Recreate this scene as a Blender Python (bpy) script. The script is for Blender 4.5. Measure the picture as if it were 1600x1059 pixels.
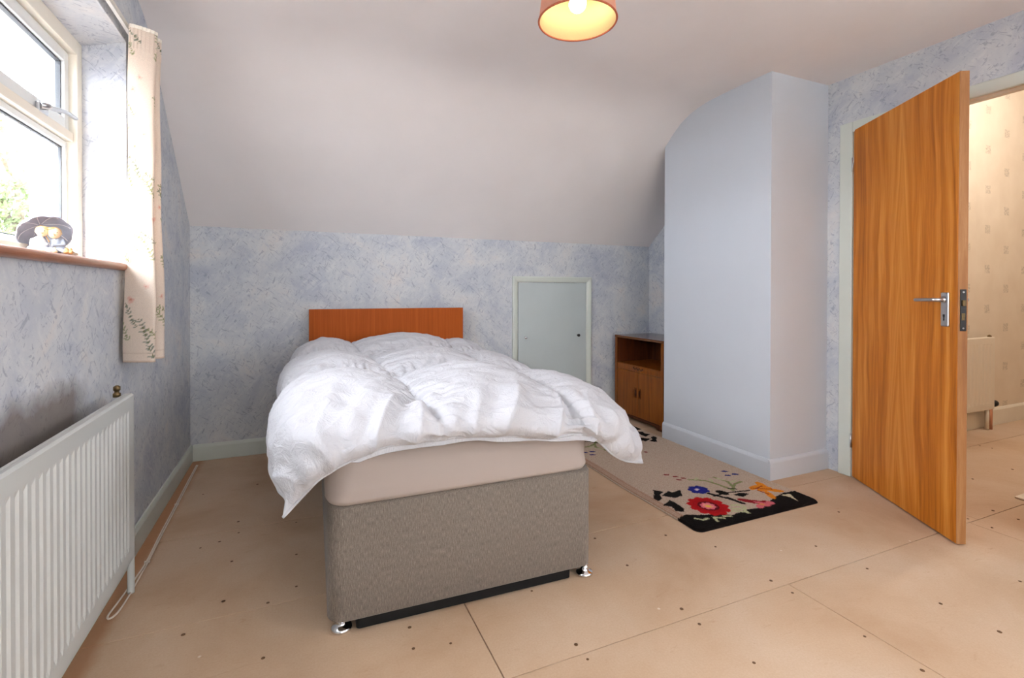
import bpy, bmesh, math, random
import numpy as np
from mathutils import Matrix, Vector, noise as mnoise

for o in list(bpy.data.objects):
    bpy.data.objects.remove(o, do_unlink=True)
scene = bpy.context.scene
C = scene.collection
R = math.radians
random.seed(7)
rng = np.random.default_rng(7)

# ------------------------------------------------------------------ camera
FPX, CY, CAMH = 771.6, 459.7, 1.0656
yaw, pitch, roll = R(23.542), R(0.406), R(0.099)
Fv = Vector((math.sin(yaw) * math.cos(pitch), math.cos(yaw) * math.cos(pitch), -math.sin(pitch)))
Rv = Vector((math.cos(yaw), -math.sin(yaw), 0))
Uv = Rv.cross(Fv)
R2 = Rv * math.cos(roll) + Uv * math.sin(roll)
U2 = -Rv * math.sin(roll) + Uv * math.cos(roll)
cd = bpy.data.cameras.new('camera')
cam = bpy.data.objects.new('camera', cd)
C.objects.link(cam)
cam.matrix_world = Matrix(((R2.x, U2.x, -Fv.x, 0), (R2.y, U2.y, -Fv.y, 0), (R2.z, U2.z, -Fv.z, CAMH), (0, 0, 0, 1)))
cd.sensor_fit = 'HORIZONTAL'
cd.sensor_width = 36
cd.lens = FPX / 1600 * 36
cd.shift_y = -(529.5 - CY) / 1600
cd.clip_start = 0.02
scene.camera = cam

# ------------------------------------------------------------------ world, sun, window portals, exposure
SKY_STRENGTH = 9.0
w = bpy.data.worlds.new('overcast_sky')
scene.world = w
w.use_nodes = True
bg = w.node_tree.nodes['Background']
bg.inputs[0].default_value = (0.91, 0.945, 1.0, 1)
bg.inputs[1].default_value = SKY_STRENGTH

def link_light(name, data, loc, direction):
    o = bpy.data.objects.new(name, data)
    C.objects.link(o)
    o.location = loc
    o.rotation_euler = Vector(direction).to_track_quat('-Z', 'Y').to_euler()
    return o

sd = bpy.data.lights.new('sun', 'SUN')
sd.energy = 4.5
sd.angle = R(0.6)
sd.color = (1.0, 0.96, 0.88)
link_light('sun', sd, (-6, -8, 8), (1, 4.5, -3.5))

def portal(name, loc, direction, sx, sy):
    d = bpy.data.lights.new(name, 'AREA')
    d.shape = 'RECTANGLE'
    d.size = sx
    d.size_y = sy
    d.cycles.is_portal = True
    return link_light(name, d, loc, direction)

portal('fill_window_portal', (3.06, -0.95, 1.50), (-1, 0, 0), 1.10, 1.00)  # portal of the added side window that supplies fill
portal('window_portal', (-0.86, 1.56, 1.6), (1, 0, 0), 1.62, 0.86)

vs = scene.view_settings
vs.view_transform = 'Standard'
vs.look = 'None'
vs.gamma = 1.0
vs.use_curve_mapping = False
vs.exposure = 1.22

# ------------------------------------------------------------------ helpers
def lin(c):
    def f(v):
        v /= 255.0
        return v / 12.92 if v <= 0.04045 else ((v + 0.055) / 1.055) ** 2.4
    return tuple(f(v) for v in c)

class NT:
    """small wrapper to write node materials"""
    def __init__(self, name):
        self.m = bpy.data.materials.new(name)
        self.m.use_nodes = True
        self.t = self.m.node_tree
        self.b = self.t.nodes['Principled BSDF']
        self.out = self.t.nodes['Material Output']
    def n(self, typ, **kw):
        nd = self.t.nodes.new(typ)
        for k, v in kw.items():
            if k.startswith('i_'):
                key = k[2:]
                key = int(key) if key.isdigit() else key.replace('_', ' ')
                nd.inputs[key].default_value = v
            else:
                setattr(nd, k, v)
        return nd
    def l(self, a, b):
        self.t.links.new(a, b)
    def coord(self, kind='Object', scale=(1, 1, 1), rot=(0, 0, 0)):
        tc = self.n('ShaderNodeTexCoord')
        mp = self.n('ShaderNodeMapping')
        mp.inputs['Scale'].default_value = scale
        mp.inputs['Rotation'].default_value = rot
        self.l(tc.outputs[kind], mp.inputs['Vector'])
        return mp.outputs['Vector']
    def coord2(self, rot, scale):
        """rotate first, then stretch: gives slanted streaks"""
        a = self.coord(rot=rot)
        mp = self.n('ShaderNodeMapping')
        mp.inputs['Scale'].default_value = scale
        self.l(a, mp.inputs['Vector'])
        return mp.outputs['Vector']
    def noise(self, vec, scale, detail=4, rough=0.5, dist=0.0):
        nd = self.n('ShaderNodeTexNoise')
        nd.inputs['Scale'].default_value = scale
        nd.inputs['Detail'].default_value = detail
        nd.inputs['Roughness'].default_value = rough
        nd.inputs['Distortion'].default_value = dist
        if vec is not None:
            self.l(vec, nd.inputs['Vector'])
        return nd.outputs['Fac']
    def ramp(self, fac, stops):
        nd = self.n('ShaderNodeValToRGB')
        el = nd.color_ramp.elements
        while len(el) < len(stops):
            el.new(0.5)
        for e, (p, c) in zip(el, stops):
            e.position = p
            e.color = (*c, 1) if len(c) == 3 else c
        self.l(fac, nd.inputs['Fac'])
        return nd.outputs['Color']
    def mix(self, fac, a, b, mode='MIX'):
        nd = self.n('ShaderNodeMix', data_type='RGBA', blend_type=mode)
        for sock, v in ((nd.inputs['Factor'], fac), (nd.inputs['A'], a), (nd.inputs['B'], b)):
            pass
        ins = [s for s in nd.inputs if s.enabled]
        for s, v in zip(ins, (fac, a, b)):
            if hasattr(v, 'links'):
                self.l(v, s)
            elif isinstance(v, (int, float)):
                s.default_value = v
            else:
                s.default_value = (*v, 1)
        return [s for s in nd.outputs if s.enabled][0]
    def math(self, op, a, b=None, clamp=False):
        nd = self.n('ShaderNodeMath', operation=op)
        nd.use_clamp = clamp
        for s, v in zip(nd.inputs, (a, b)):
            if v is None:
                continue
            if hasattr(v, 'links'):
                self.l(v, s)
            else:
                s.default_value = v
        return nd.outputs[0]
    def sep(self, vec):
        nd = self.n('ShaderNodeSeparateXYZ')
        self.l(vec, nd.inputs[0])
        return nd.outputs
    def base(self, col):
        if hasattr(col, 'links'):
            self.l(col, self.b.inputs['Base Color'])
        else:
            self.b.inputs['Base Color'].default_value = (*col, 1)
    def set(self, rough=0.5, metal=0.0, spec=None):
        self.b.inputs['Roughness'].default_value = rough
        self.b.inputs['Metallic'].default_value = metal
        if spec is not None:
            self.b.inputs['Specular IOR Level'].default_value = spec
    def bump(self, h, strength=0.2, dist=0.01):
        nd = self.n('ShaderNodeBump')
        nd.inputs['Strength'].default_value = strength
        nd.inputs['Distance'].default_value = dist
        self.l(h, nd.inputs['Height'])
        self.l(nd.outputs['Normal'], self.b.inputs['Normal'])

def plain(name, rgb, rough=0.5, metal=0.0, var=0.06, scale=8.0, bump=0.0, bscale=120.0, spec=None):
    """painted / plain surface: colour with faint procedural mottling and fine relief"""
    t = NT(name)
    c = lin(rgb)
    v = t.coord()
    f = t.noise(v, scale, 4, 0.55)
    lo = tuple(max(0, x * (1 - var)) for x in c)
    hi = tuple(min(1, x * (1 + var)) for x in c)
    t.base(t.ramp(f, [(0.3, lo), (0.7, hi)]))
    t.set(rough, metal, spec)
    if bump:
        t.bump(t.noise(v, bscale, 3, 0.6), bump, 0.004)
    return t.m

def finish(me, mat, smooth=False):
    if mat is not None:
        me.materials.append(mat)
    if smooth:
        for p in me.polygons:
            p.use_smooth = True

def link(name, me, parent=None, local=False):
    o = bpy.data.objects.new(name, me)
    C.objects.link(o)
    if parent is not None:
        o.parent = parent
        if not local:
            o.matrix_parent_inverse = world_of(parent).inverted()
    return o

def world_of(o):
    m = o.matrix_basis.copy()
    if o.parent is not None:
        m = world_of(o.parent) @ o.matrix_parent_inverse @ m
    return m

def tag(o, label=None, cat=None, group=None, kind=None):
    if label: o['label'] = label
    if cat: o['category'] = cat
    if group: o['group'] = group
    if kind: o['kind'] = kind
    return o

def empty(name, loc, rz=0.0):
    o = bpy.data.objects.new(name, None)
    C.objects.link(o)
    o.location = loc
    o.rotation_euler = (0, 0, rz)
    o.empty_display_size = 0.05
    return o

def pyd(name, verts, faces, mat, parent=None, smooth=False, local=False):
    me = bpy.data.meshes.new(name)
    me.from_pydata([tuple(map(float, v)) for v in verts], [], faces)
    me.update()
    finish(me, mat, smooth)
    return link(name, me, parent, local)

def bm_obj(name, bm, mat, parent=None, smooth=False, local=False):
    bmesh.ops.recalc_face_normals(bm, faces=bm.faces)
    me = bpy.data.meshes.new(name)
    bm.to_mesh(me)
    bm.free()
    finish(me, mat, smooth)
    return link(name, me, parent, local)

def bm_box(bm, lo, hi, bevel=0.0, seg=2):
    lo, hi = Vector(lo), Vector(hi)
    r = bmesh.ops.create_cube(bm, size=1.0)
    vs_ = r['verts']
    for v in vs_:
        v.co = Vector(((lo.x + hi.x) / 2 + v.co.x * (hi.x - lo.x), (lo.y + hi.y) / 2 + v.co.y * (hi.y - lo.y), (lo.z + hi.z) / 2 + v.co.z * (hi.z - lo.z)))
    if bevel > 0:
        es = list({e for v in vs_ for e in v.link_edges})
        bmesh.ops.bevel(bm, geom=es, offset=bevel, segments=seg, affect='EDGES', profile=0.5)

def box(name, lo, hi, mat, parent=None, bevel=0.0, seg=2, local=False):
    bm = bmesh.new()
    bm_box(bm, lo, hi, bevel, seg)
    return bm_obj(name, bm, mat, parent, False, local)

def boxes(name, lst, mat, parent=None, bevel=0.0, local=False):
    bm = bmesh.new()
    for lo, hi in lst:
        bm_box(bm, lo, hi, bevel)
    return bm_obj(name, bm, mat, parent, False, local)

def bm_prism(bm, poly, axis, a, b):
    """poly: list of 2D points in the two other axes (in x,y,z order); extruded along axis from a to b"""
    def mk(p, q):
        if axis == 0: return (q, p[0], p[1])
        if axis == 1: return (p[0], q, p[1])
        return (p[0], p[1], q)
    v0 = [bm.verts.new(mk(p, a)) for p in poly]
    v1 = [bm.verts.new(mk(p, b)) for p in poly]
    n = len(poly)
    bm.faces.new(v0)
    bm.faces.new(v1[::-1])
    for i in range(n):
        bm.faces.new((v0[i], v1[i], v1[(i + 1) % n], v0[(i + 1) % n]))

def prism(name, poly, axis, a, b, mat, parent=None, local=False, smooth=False):
    bm = bmesh.new()
    bm_prism(bm, poly, axis, a, b)
    return bm_obj(name, bm, mat, parent, smooth, local)

def bm_lathe(bm, prof, n=24, centre=(0, 0, 0), axis='Z'):
    rings = []
    cx, cy, cz = centre
    for r, z in prof:
        ring = []
        for i in range(n):
            a = 2 * math.pi * i / n
            p = (r * math.cos(a), r * math.sin(a), z)
            if axis == 'X': p = (p[2], p[0], p[1])
            if axis == 'Y': p = (p[0], p[2], p[1])
            ring.append(bm.verts.new((p[0] + cx, p[1] + cy, p[2] + cz)))
        rings.append(ring)
    for a, b in zip(rings[:-1], rings[1:]):
        for i in range(n):
            bm.faces.new((a[i], a[(i + 1) % n], b[(i + 1) % n], b[i]))
    if prof[0][0] > 1e-5: bm.faces.new(rings[0][::-1])
    if prof[-1][0] > 1e-5: bm.faces.new(rings[-1])
    bmesh.ops.remove_doubles(bm, verts=bm.verts, dist=1e-6)

def lathe(name, prof, mat, parent=None, n=24, centre=(0, 0, 0), axis='Z', smooth=True, local=False):
    bm = bmesh.new()
    bm_lathe(bm, prof, n, centre, axis)
    return bm_obj(name, bm, mat, parent, smooth, local)

def catmull(pts, per=8):
    pts = [Vector(p) for p in pts]
    P = [pts[0]] + pts + [pts[-1]]
    out = []
    for i in range(1, len(P) - 2):
        for k in range(per):
            t = k / per
            a, b, c, d = P[i - 1], P[i], P[i + 1], P[i + 2]
            out.append(0.5 * ((2 * b) + (c - a) * t + (2 * a - 5 * b + 4 * c - d) * t * t + (-a + 3 * b - 3 * c + d) * t ** 3))
    out.append(pts[-1])
    return out

def bm_tube(bm, pts, r, n=8):
    pts = [Vector(p) for p in pts]
    rings = []
    for i, p in enumerate(pts):
        d = (pts[min(i + 1, len(pts) - 1)] - pts[max(i - 1, 0)]).normalized()
        up = Vector((0, 0, 1)) if abs(d.z) < 0.95 else Vector((1, 0, 0))
        a = d.cross(up).normalized()
        b = a.cross(d)
        rr = r[i] if isinstance(r, (list, tuple)) else r
        rings.append([bm.verts.new(p + a * rr * math.cos(2 * math.pi * k / n) + b * rr * math.sin(2 * math.pi * k / n)) for k in range(n)])
    for A, B in zip(rings[:-1], rings[1:]):
        for k in range(n):
            bm.faces.new((A[k], A[(k + 1) % n], B[(k + 1) % n], B[k]))
    bm.faces.new(rings[0][::-1])
    bm.faces.new(rings[-1])

def tube(name, pts, r, mat, parent=None, n=8, local=False):
    bm = bmesh.new()
    bm_tube(bm, pts, r, n)
    return bm_obj(name, bm, mat, parent, True, local)

# ------------------------------------------------------------------ materials
def wallpaper_blue():
    t = NT('blue_stucco_wallpaper')
    v = t.coord()
    n1 = t.noise(v, 3.6, 5, 0.6, 0.6)
    base = t.ramp(n1, [(0.30, lin((176, 182, 197))), (0.45, lin((192, 197, 205))), (0.57, lin((203, 206, 210))), (0.70, lin((212, 209, 208)))])
    # palette-knife smears, slanting both ways
    va = t.coord2((R(38), R(38), 0), (1.0, 1.0, 3.2))
    vb = t.coord2((R(-34), R(-30), 0), (1.0, 1.0, 3.0))
    na = t.noise(va, 9, 6, 0.68, 1.2)
    nb = t.noise(vb, 8, 6, 0.68, 1.2)
    base = t.mix(t.math('MULTIPLY', t.ramp(na, [(0.50, (0, 0, 0)), (0.66, (1, 1, 1))]), 0.45), base, lin((220, 222, 222)))
    base = t.mix(t.math('MULTIPLY', t.ramp(nb, [(0.54, (0, 0, 0)), (0.68, (1, 1, 1))]), 0.36), base, lin((168, 175, 194)))
    # thin dark cracks, in clusters
    vc = t.coord2((R(50), R(54), R(12)), (1.0, 1.0, 4.0))
    vd = t.coord2((R(-38), R(-34), R(-20)), (1.0, 1.0, 4.2))
    n3 = t.noise(vc, 10, 4, 0.6, 3.0)
    n4 = t.noise(vd, 9, 4, 0.6, 3.0)
    m3 = t.ramp(n3, [(0.600, (0, 0, 0)), (0.640, (1, 1, 1))])
    m4 = t.ramp(n4, [(0.600, (0, 0, 0)), (0.640, (1, 1, 1))])
    cr = t.math('MULTIPLY', t.math('MAXIMUM', m3, m4), 0.42)
    base = t.mix(cr, base, lin((112, 122, 148)))
    return t, base, na

t, base, n2 = wallpaper_blue()
t.base(base); t.set(0.72, 0, 0.25); t.bump(n2, 0.12, 0.004)
M_wallpaper = t.m

# the same paper on the window wall, with the soot stain that the radiator left above itself
t, base, n2 = wallpaper_blue()
t.m.name = 'blue_stucco_wallpaper_sooted'
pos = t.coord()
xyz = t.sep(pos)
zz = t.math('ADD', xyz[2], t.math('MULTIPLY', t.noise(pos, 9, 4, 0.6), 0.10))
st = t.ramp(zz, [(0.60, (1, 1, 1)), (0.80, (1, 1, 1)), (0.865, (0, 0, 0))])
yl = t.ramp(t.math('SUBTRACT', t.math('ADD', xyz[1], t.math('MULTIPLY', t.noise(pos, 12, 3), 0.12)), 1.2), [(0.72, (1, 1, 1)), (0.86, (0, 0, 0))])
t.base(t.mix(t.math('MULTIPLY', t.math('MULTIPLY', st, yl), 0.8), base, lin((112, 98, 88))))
t.set(0.72, 0, 0.25); t.bump(n2, 0.12, 0.004)
M_wallpaper_left = t.m

M_ceiling = plain('matt_white_ceiling_paint', (234, 229, 228), 0.85, var=0.02, scale=3, bump=0.05, bscale=60)
M_boxing = plain('pale_blue_emulsion', (204, 211, 221), 0.6, var=0.015, scale=3, bump=0.04, bscale=80)
M_skirting = plain('pale_grey_green_gloss', (205, 212, 205), 0.35, var=0.02, scale=6)
M_hatch = plain('grey_green_satin_paint', (186, 196, 197), 0.45, var=0.02, scale=5)
M_white_gloss = plain('white_gloss_paint', (222, 226, 226), 0.3, var=0.015)
M_rad = plain('white_radiator_enamel', (200, 203, 201), 0.35, var=0.012)
M_rad_cream = plain('cream_radiator_enamel', (228, 216, 196), 0.4, var=0.012)
M_frame = plain('cream_window_paint', (232, 226, 212), 0.4, var=0.02)
M_gasket = plain('black_gasket', (70, 74, 80), 0.6)
M_black = plain('black_metal', (22, 20, 20), 0.4)
M_dark = plain('dark_hole', (14, 12, 11), 0.8)
M_brass = plain('aged_brass', (110, 92, 62), 0.4, 0.8, var=0.3, scale=60)
M_copper = plain('copper_pipe', (196, 140, 110), 0.4, 0.6, var=0.1)
M_steel = plain('satin_aluminium', (190, 192, 196), 0.28, 1.0, var=0.04)
M_chrome = plain('chrome', (225, 226, 228), 0.08, 1.0, var=0.01)
M_cord = plain('white_cable_sheath', (226, 214, 200), 0.5, var=0.05, scale=40)
M_screw = plain('dark_screw_head', (112, 82, 54), 0.5, 0.4, var=0.3, scale=90)
M_rail = plain('white_plastic', (228, 226, 220), 0.4)

def wood(name, dark, mid, light, axis='z', scale=1.0, rough=0.4, stretch=14, cathedral=0.0, spec=0.4):
    t = NT(name)
    s = [stretch, stretch, stretch]
    s['xyz'.index(axis)] = 1.0
    v = t.coord(scale=tuple(x * scale for x in s))
    n1 = t.noise(v, 1.6, 5, 0.6, 0.6)
    n2 = t.noise(v, 9.0, 4, 0.7, 0.3)
    f = t.math('ADD', t.math('MULTIPLY', n1, 0.72), t.math('MULTIPLY', n2, 0.28))
    if cathedral:
        s2 = [6.0, 6.0, 6.0]
        s2['xyz'.index(axis)] = 0.42
        vv = t.coord(scale=tuple(s2))
        wv = t.n('ShaderNodeTexWave', wave_type='RINGS', rings_direction='SPHERICAL')
        wv.inputs['Scale'].default_value = 1.3
        wv.inputs['Distortion'].default_value = 5.0
        wv.inputs['Detail'].default_value = 3
        wv.inputs['Detail Scale'].default_value = 1.2
        t.l(vv, wv.inputs['Vector'])
        f = t.math('ADD', t.math('MULTIPLY', f, 1 - cathedral), t.math('MULTIPLY', wv.outputs['Fac'], cathedral))
    t.base(t.ramp(f, [(0.28, lin(dark)), (0.5, lin(mid)), (0.72, lin(light))]))
    t.set(rough, 0, spec)
    t.bump(n2, 0.05, 0.002)
    return t.m

def sapele(name, dark, mid, light):
    """quarter-cut veneer: uneven vertical streaks that flow into tall arches"""
    t = NT(name)
    v = t.coord()
    x, y, z = t.sep(v)
    lowv = t.coord(scale=(3.2, 1, 0.75))
    warp = t.math('MULTIPLY', t.math('SUBTRACT', t.noise(lowv, 1.3, 3, 0.5), 0.5), 0.13)
    cmb = t.n('ShaderNodeCombineXYZ')
    t.l(t.math('ADD', x, warp), cmb.inputs[0])
    t.l(t.math('MULTIPLY', z, 0.035), cmb.inputs[2])
    n1 = t.noise(cmb.outputs[0], 26, 5, 0.62)
    # cathedral figure down the middle of the leaf
    ax = t.math('ABSOLUTE', t.math('SUBTRACT', t.math('ADD', x, t.math('MULTIPLY', warp, 0.5)), 0.40))
    cm2 = t.n('ShaderNodeCombineXYZ')
    t.l(t.math('ADD', ax, t.math('MULTIPLY', z, 0.085)), cm2.inputs[0])
    n1b = t.noise(cm2.outputs[0], 34, 4, 0.6)
    msk = t.ramp(ax, [(0.03, (0.85, 0.85, 0.85)), (0.13, (0, 0, 0))])
    n1 = t.math('ADD', t.math('MULTIPLY', n1, t.math('SUBTRACT', 1.0, msk)), t.math('MULTIPLY', n1b, msk))
    fine = t.noise(t.coord(scale=(240, 240, 5)), 1, 3, 0.6)
    broad = t.noise(cmb.outputs[0], 4.0, 2, 0.5)
    f = t.math('ADD', t.math('MULTIPLY', n1, 0.62), t.math('ADD', t.math('MULTIPLY', fine, 0.16), t.math('MULTIPLY', broad, 0.22)))
    t.base(t.ramp(f, [(0.36, lin(dark)), (0.5, lin(mid)), (0.63, lin(light))]))
    t.set(0.38, 0, 0.25)
    return t.m
M_door = sapele('sapele_veneer', (158, 84, 16), (204, 122, 34), (228, 156, 68))
M_door_edge = wood('worn_door_edge', (128, 82, 42), (160, 108, 62), (186, 140, 92), 'z', 1.0, 0.55, 10)
M_headboard = wood('teak_veneer', (150, 68, 12), (166, 78, 18), (182, 92, 28), 'z', 1.0, 0.5, 40, 0.0, 0.15)
M_oak = wood('stained_oak', (90, 44, 8), (132, 70, 14), (158, 92, 26), 'z', 1.4, 0.36, 16)
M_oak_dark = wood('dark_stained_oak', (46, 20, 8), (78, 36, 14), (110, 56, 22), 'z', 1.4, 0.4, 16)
M_sill = wood('varnished_sill', (120, 70, 46), (160, 104, 76), (190, 140, 110), 'y', 1.2, 0.3, 16)
M_bark = plain('bark', (110, 96, 80), 0.9, var=0.3, scale=20, bump=0.5)

def chipboard():
    t = NT('bare_chipboard')
    v = t.coord()
    n1 = t.noise(v, 1.7, 5, 0.6, 0.3)
    base = t.ramp(n1, [(0.30, lin((188, 156, 126))), (0.5, lin((202, 174, 146))), (0.7, lin((211, 188, 164)))])
    fl = t.noise(v, 150, 2, 0.7)
    base = t.mix(t.math('MULTIPLY', t.ramp(fl, [(0.35, (0, 0, 0)), (0.75, (1, 1, 1))]), 0.22), base, lin((176, 134, 98)))
    # scuffs and worn scrape marks
    v2 = t.coord(scale=(1, 3.5, 1), rot=(0, 0, R(35)))
    sc = t.noise(v2, 7, 5, 0.7, 1.5)
    base = t.mix(t.math('MULTIPLY', t.ramp(sc, [(0.62, (0, 0, 0)), (0.74, (1, 1, 1))]), 0.36), base, lin((168, 124, 88)))
    # paint drips
    vo = t.n('ShaderNodeTexVoronoi', feature='F1')
    vo.inputs['Scale'].default_value = 7.5
    t.l(v, vo.inputs['Vector'])
    sp = t.ramp(vo.outputs['Distance'], [(0.030, (1, 1, 1)), (0.045, (0, 0, 0))])
    keep = t.ramp(t.noise(v, 5, 2), [(0.52, (0, 0, 0)), (0.56, (1, 1, 1))])
    base = t.mix(t.math('MULTIPLY', t.math('MULTIPLY', sp, keep), 0.7), base, lin((232, 222, 208)))
    # unfaded, stained strip left along the skirting of the window wall
    fx = t.math('ADD', t.sep(v)[0], t.math('MULTIPLY', t.noise(v, 14, 3), 0.03))
    base = t.mix(t.math('MULTIPLY', t.ramp(t.math('ADD', fx, 1.0), [(0.455, (1, 1, 1)), (0.495, (0, 0, 0))]), 0.65), base, lin((172, 112, 64)))
    t.base(base)
    t.set(0.62, 0, 0.3)
    t.bump(fl, 0.06, 0.002)
    return t.m
M_board = chipboard()
M_subfloor = plain('dark_subfloor', (88, 60, 38), 0.9)

def tweed():
    t = NT('grey_brown_tweed')
    v = t.coord(scale=(420, 420, 55))
    n1 = t.noise(v, 1.0, 3, 0.7)
    v2 = t.coord(scale=(420, 420, 420))
    n2 = t.noise(v2, 1.0, 2, 0.6)
    f = t.math('ADD', t.math('MULTIPLY', n1, 0.7), t.math('MULTIPLY', n2, 0.3))
    base = t.ramp(f, [(0.32, lin((92, 84, 77))), (0.5, lin((122, 113, 104))), (0.68, lin((154, 144, 133)))])
    # faint yellow stain near the right of the foot end
    t.base(base)
    t.set(0.85, 0, 0.2)
    t.b.inputs['Sheen Weight'].default_value = 0.15
    t.bump(f, 0.25, 0.002)
    return t.m
M_tweed = tweed()
M_underside_shade = plain('black_underside_shade', (12, 11, 10), 0.95)  # near-black so the gap below the bed reads as shade

def cotton(name, rgb, bump=0.15, sheen=0.1, crease=0.0):
    t = NT(name)
    v = t.coord()
    n = t.noise(v, 55, 5, 0.6, 0.8)
    if crease:
        # crumpled percale: ridged creases in two sizes
        n2 = t.noise(v, 13, 4, 0.6, 1.6)
        r2 = t.math('ABSOLUTE', t.math('SUBTRACT', n2, 0.5))
        n3 = t.noise(v, 30, 4, 0.6, 1.2)
        r3 = t.math('ABSOLUTE', t.math('SUBTRACT', n3, 0.5))
        n = t.math('ADD', t.math('MULTIPLY', n, 0.12), t.math('ADD', t.math('MULTIPLY', r2, -crease), t.math('MULTIPLY', r3, -crease * 0.35)))
    t.base(lin(rgb))
    t.set(0.75, 0, 0.25)
    t.b.inputs['Sheen Weight'].default_value = sheen
    t.bump(n, bump, 0.02 if crease else 0.004)
    return t.m
M_cotton = cotton('white_cotton_duvet', (194, 195, 201), 0.46, 0.1, 1.0)
M_sheet = cotton('white_jersey_sheet', (176, 164, 157), 0.05)

def vcol(name, rough=0.85, bump=0.0, bscale=300, sheen=0.0, trans=0.0):
    t = NT(name)
    a = t.n('ShaderNodeVertexColor', layer_name='Col')
    v = t.coord()
    nz = t.noise(v, bscale, 3, 0.7)
    c = t.mix(0.35, a.outputs['Color'], t.mix(1.0, a.outputs['Color'], t.ramp(nz, [(0.3, (0.55, 0.55, 0.55)), (0.7, (1.3, 1.3, 1.3))]), 'MULTIPLY'))
    t.base(c)
    t.set(rough, 0, 0.15)
    t.b.inputs['Sheen Weight'].default_value = sheen
    if bump:
        t.bump(nz, bump, 0.006)
    if trans:
        tr = t.n('ShaderNodeBsdfTranslucent')
        t.l(c, tr.inputs['Color'])
        mx = t.n('ShaderNodeMixShader')
        mx.inputs[0].default_value = trans
        t.l(t.b.outputs[0], mx.inputs[1]); t.l(tr.outputs[0], mx.inputs[2])
        t.l(mx.outputs[0], t.out.inputs['Surface'])
    return t.m
M_rug = vcol('hooked_wool_pile', 0.95, 0.7, 260, 0.0)
M_curtain = vcol('floral_cotton_print', 0.85, 0.05, 500, 0.0, 0.35)

def glass():
    t = NT('window_glass')
    tr = t.n('ShaderNodeBsdfTransparent')
    gl = t.n('ShaderNodeBsdfGlossy')
    gl.inputs['Roughness'].default_value = 0.02
    mx = t.n('ShaderNodeMixShader')
    mx.inputs[0].default_value = 0.035
    t.l(tr.outputs[0], mx.inputs[1]); t.l(gl.outputs[0], mx.inputs[2])
    t.l(mx.outputs[0], t.out.inputs['Surface'])
    return t.m
M_glass = glass()

def hall_paper():
    t = NT('cream_motif_wallpaper')
    v = t.coord()
    x, y, z = t.sep(v)
    # staggered lattice of small sprigs, 0.574 x 0.315 m
    def cell(ox, oz):
        fx = t.math('SUBTRACT', t.math('FRACT', t.math('DIVIDE', t.math('ADD', x, ox), 0.574)), 0.5)
        fz = t.math('SUBTRACT', t.math('FRACT', t.math('DIVIDE', t.math('ADD', z, oz), 0.315)), 0.5)
        ax = t.math('MULTIPLY', t.math('ABSOLUTE', fx), 0.574 / 0.042)
        az = t.math('MULTIPLY', t.math('ABSOLUTE', fz), 0.315 / 0.036)
        return t.math('MAXIMUM', ax, az)
    d = t.math('MINIMUM', cell(0.574 * 9.5 - 5.017, 0.315 * 7.5 - 2.189), cell(0.574 * 9.5 - 5.304, 0.315 * 7.5 - 2.035))
    nz = t.noise(v, 70, 3, 0.7)
    msk = t.math('MULTIPLY', t.ramp(d, [(0.80, (1, 1, 1)), (1.0, (0, 0, 0))]), t.ramp(nz, [(0.42, (0, 0, 0)), (0.6, (1, 1, 1))]))
    base = t.ramp(t.noise(v, 5, 4), [(0.3, lin((224, 208, 186))), (0.7, lin((232, 218, 198)))])
    t.base(t.mix(t.math('MULTIPLY', msk, 0.55), base, lin((150, 136, 118))))
    t.set(0.7, 0, 0.25)
    return t.m
M_hall = hall_paper()
M_hall_skirt = plain('cream_gloss', (232, 224, 208), 0.4, var=0.02)

# ------------------------------------------------------------------ room dimensions
XL, XR, YB, YREAR, ZC = -0.609, 2.930, 3.612, -1.70, 2.303
BXL, BYF, BYK = 2.450, 1.970, 2.850
WY0, WY1, WZ0, WZ1 = 0.75, 2.372, 1.165, 2.031     # window opening
DY0, DY1, DZ = 1.040, 1.815, 1.992                  # door opening in right wall

HWALL = 2.085
# floor: dark subfloor carrying separate chipboard sheets
floor = boxes('floor', [((XL - 0.05, YREAR - 0.05, -0.10), (XR + 0.05, YB + 0.05, -0.0185)), ((XR + 0.05, 0.43, -0.10), (6.3, HWALL + 0.05, -0.0185))], M_subfloor)
tag(floor, 'bare pinkish chipboard floor laid in screwed sheets', 'floor', kind='structure')
rows = [(-1.70, -1.18, [0.3]), (-1.18, -0.57, [1.5]), (-0.57, 0.03, [0.2, 2.6]), (0.03, 0.63, [0.52, 2.92]), (0.63, 1.24, [1.64, 2.845]),
        (1.24, 1.85, [0.522, 2.925]), (1.85, 2.50, [2.05, 4.2]), (2.50, 3.10, [0.72]), (3.10, YB, [1.90])]
k = 0
for y0, y1, js in rows:
    xe = 6.25 if y1 <= 2.2 else (XR if y0 >= 1.9 else 6.25)
    if 1.84 < y0 < 1.9: xe = 6.25
    if y1 < 0.64: xe = XR
    xs = [XL] + [j for j in js if j < xe - 0.2] + [xe]
    for a, b in zip(xs[:-1], xs[1:]):
        g = 0.0018
        dz = -0.0006 * (k % 3)
        box('chipboard_sheet', (a + g, y0 + g, -0.018), (b - g, y1 - g, dz), M_board, floor, bevel=0.0008, seg=1)
        k += 1
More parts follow.
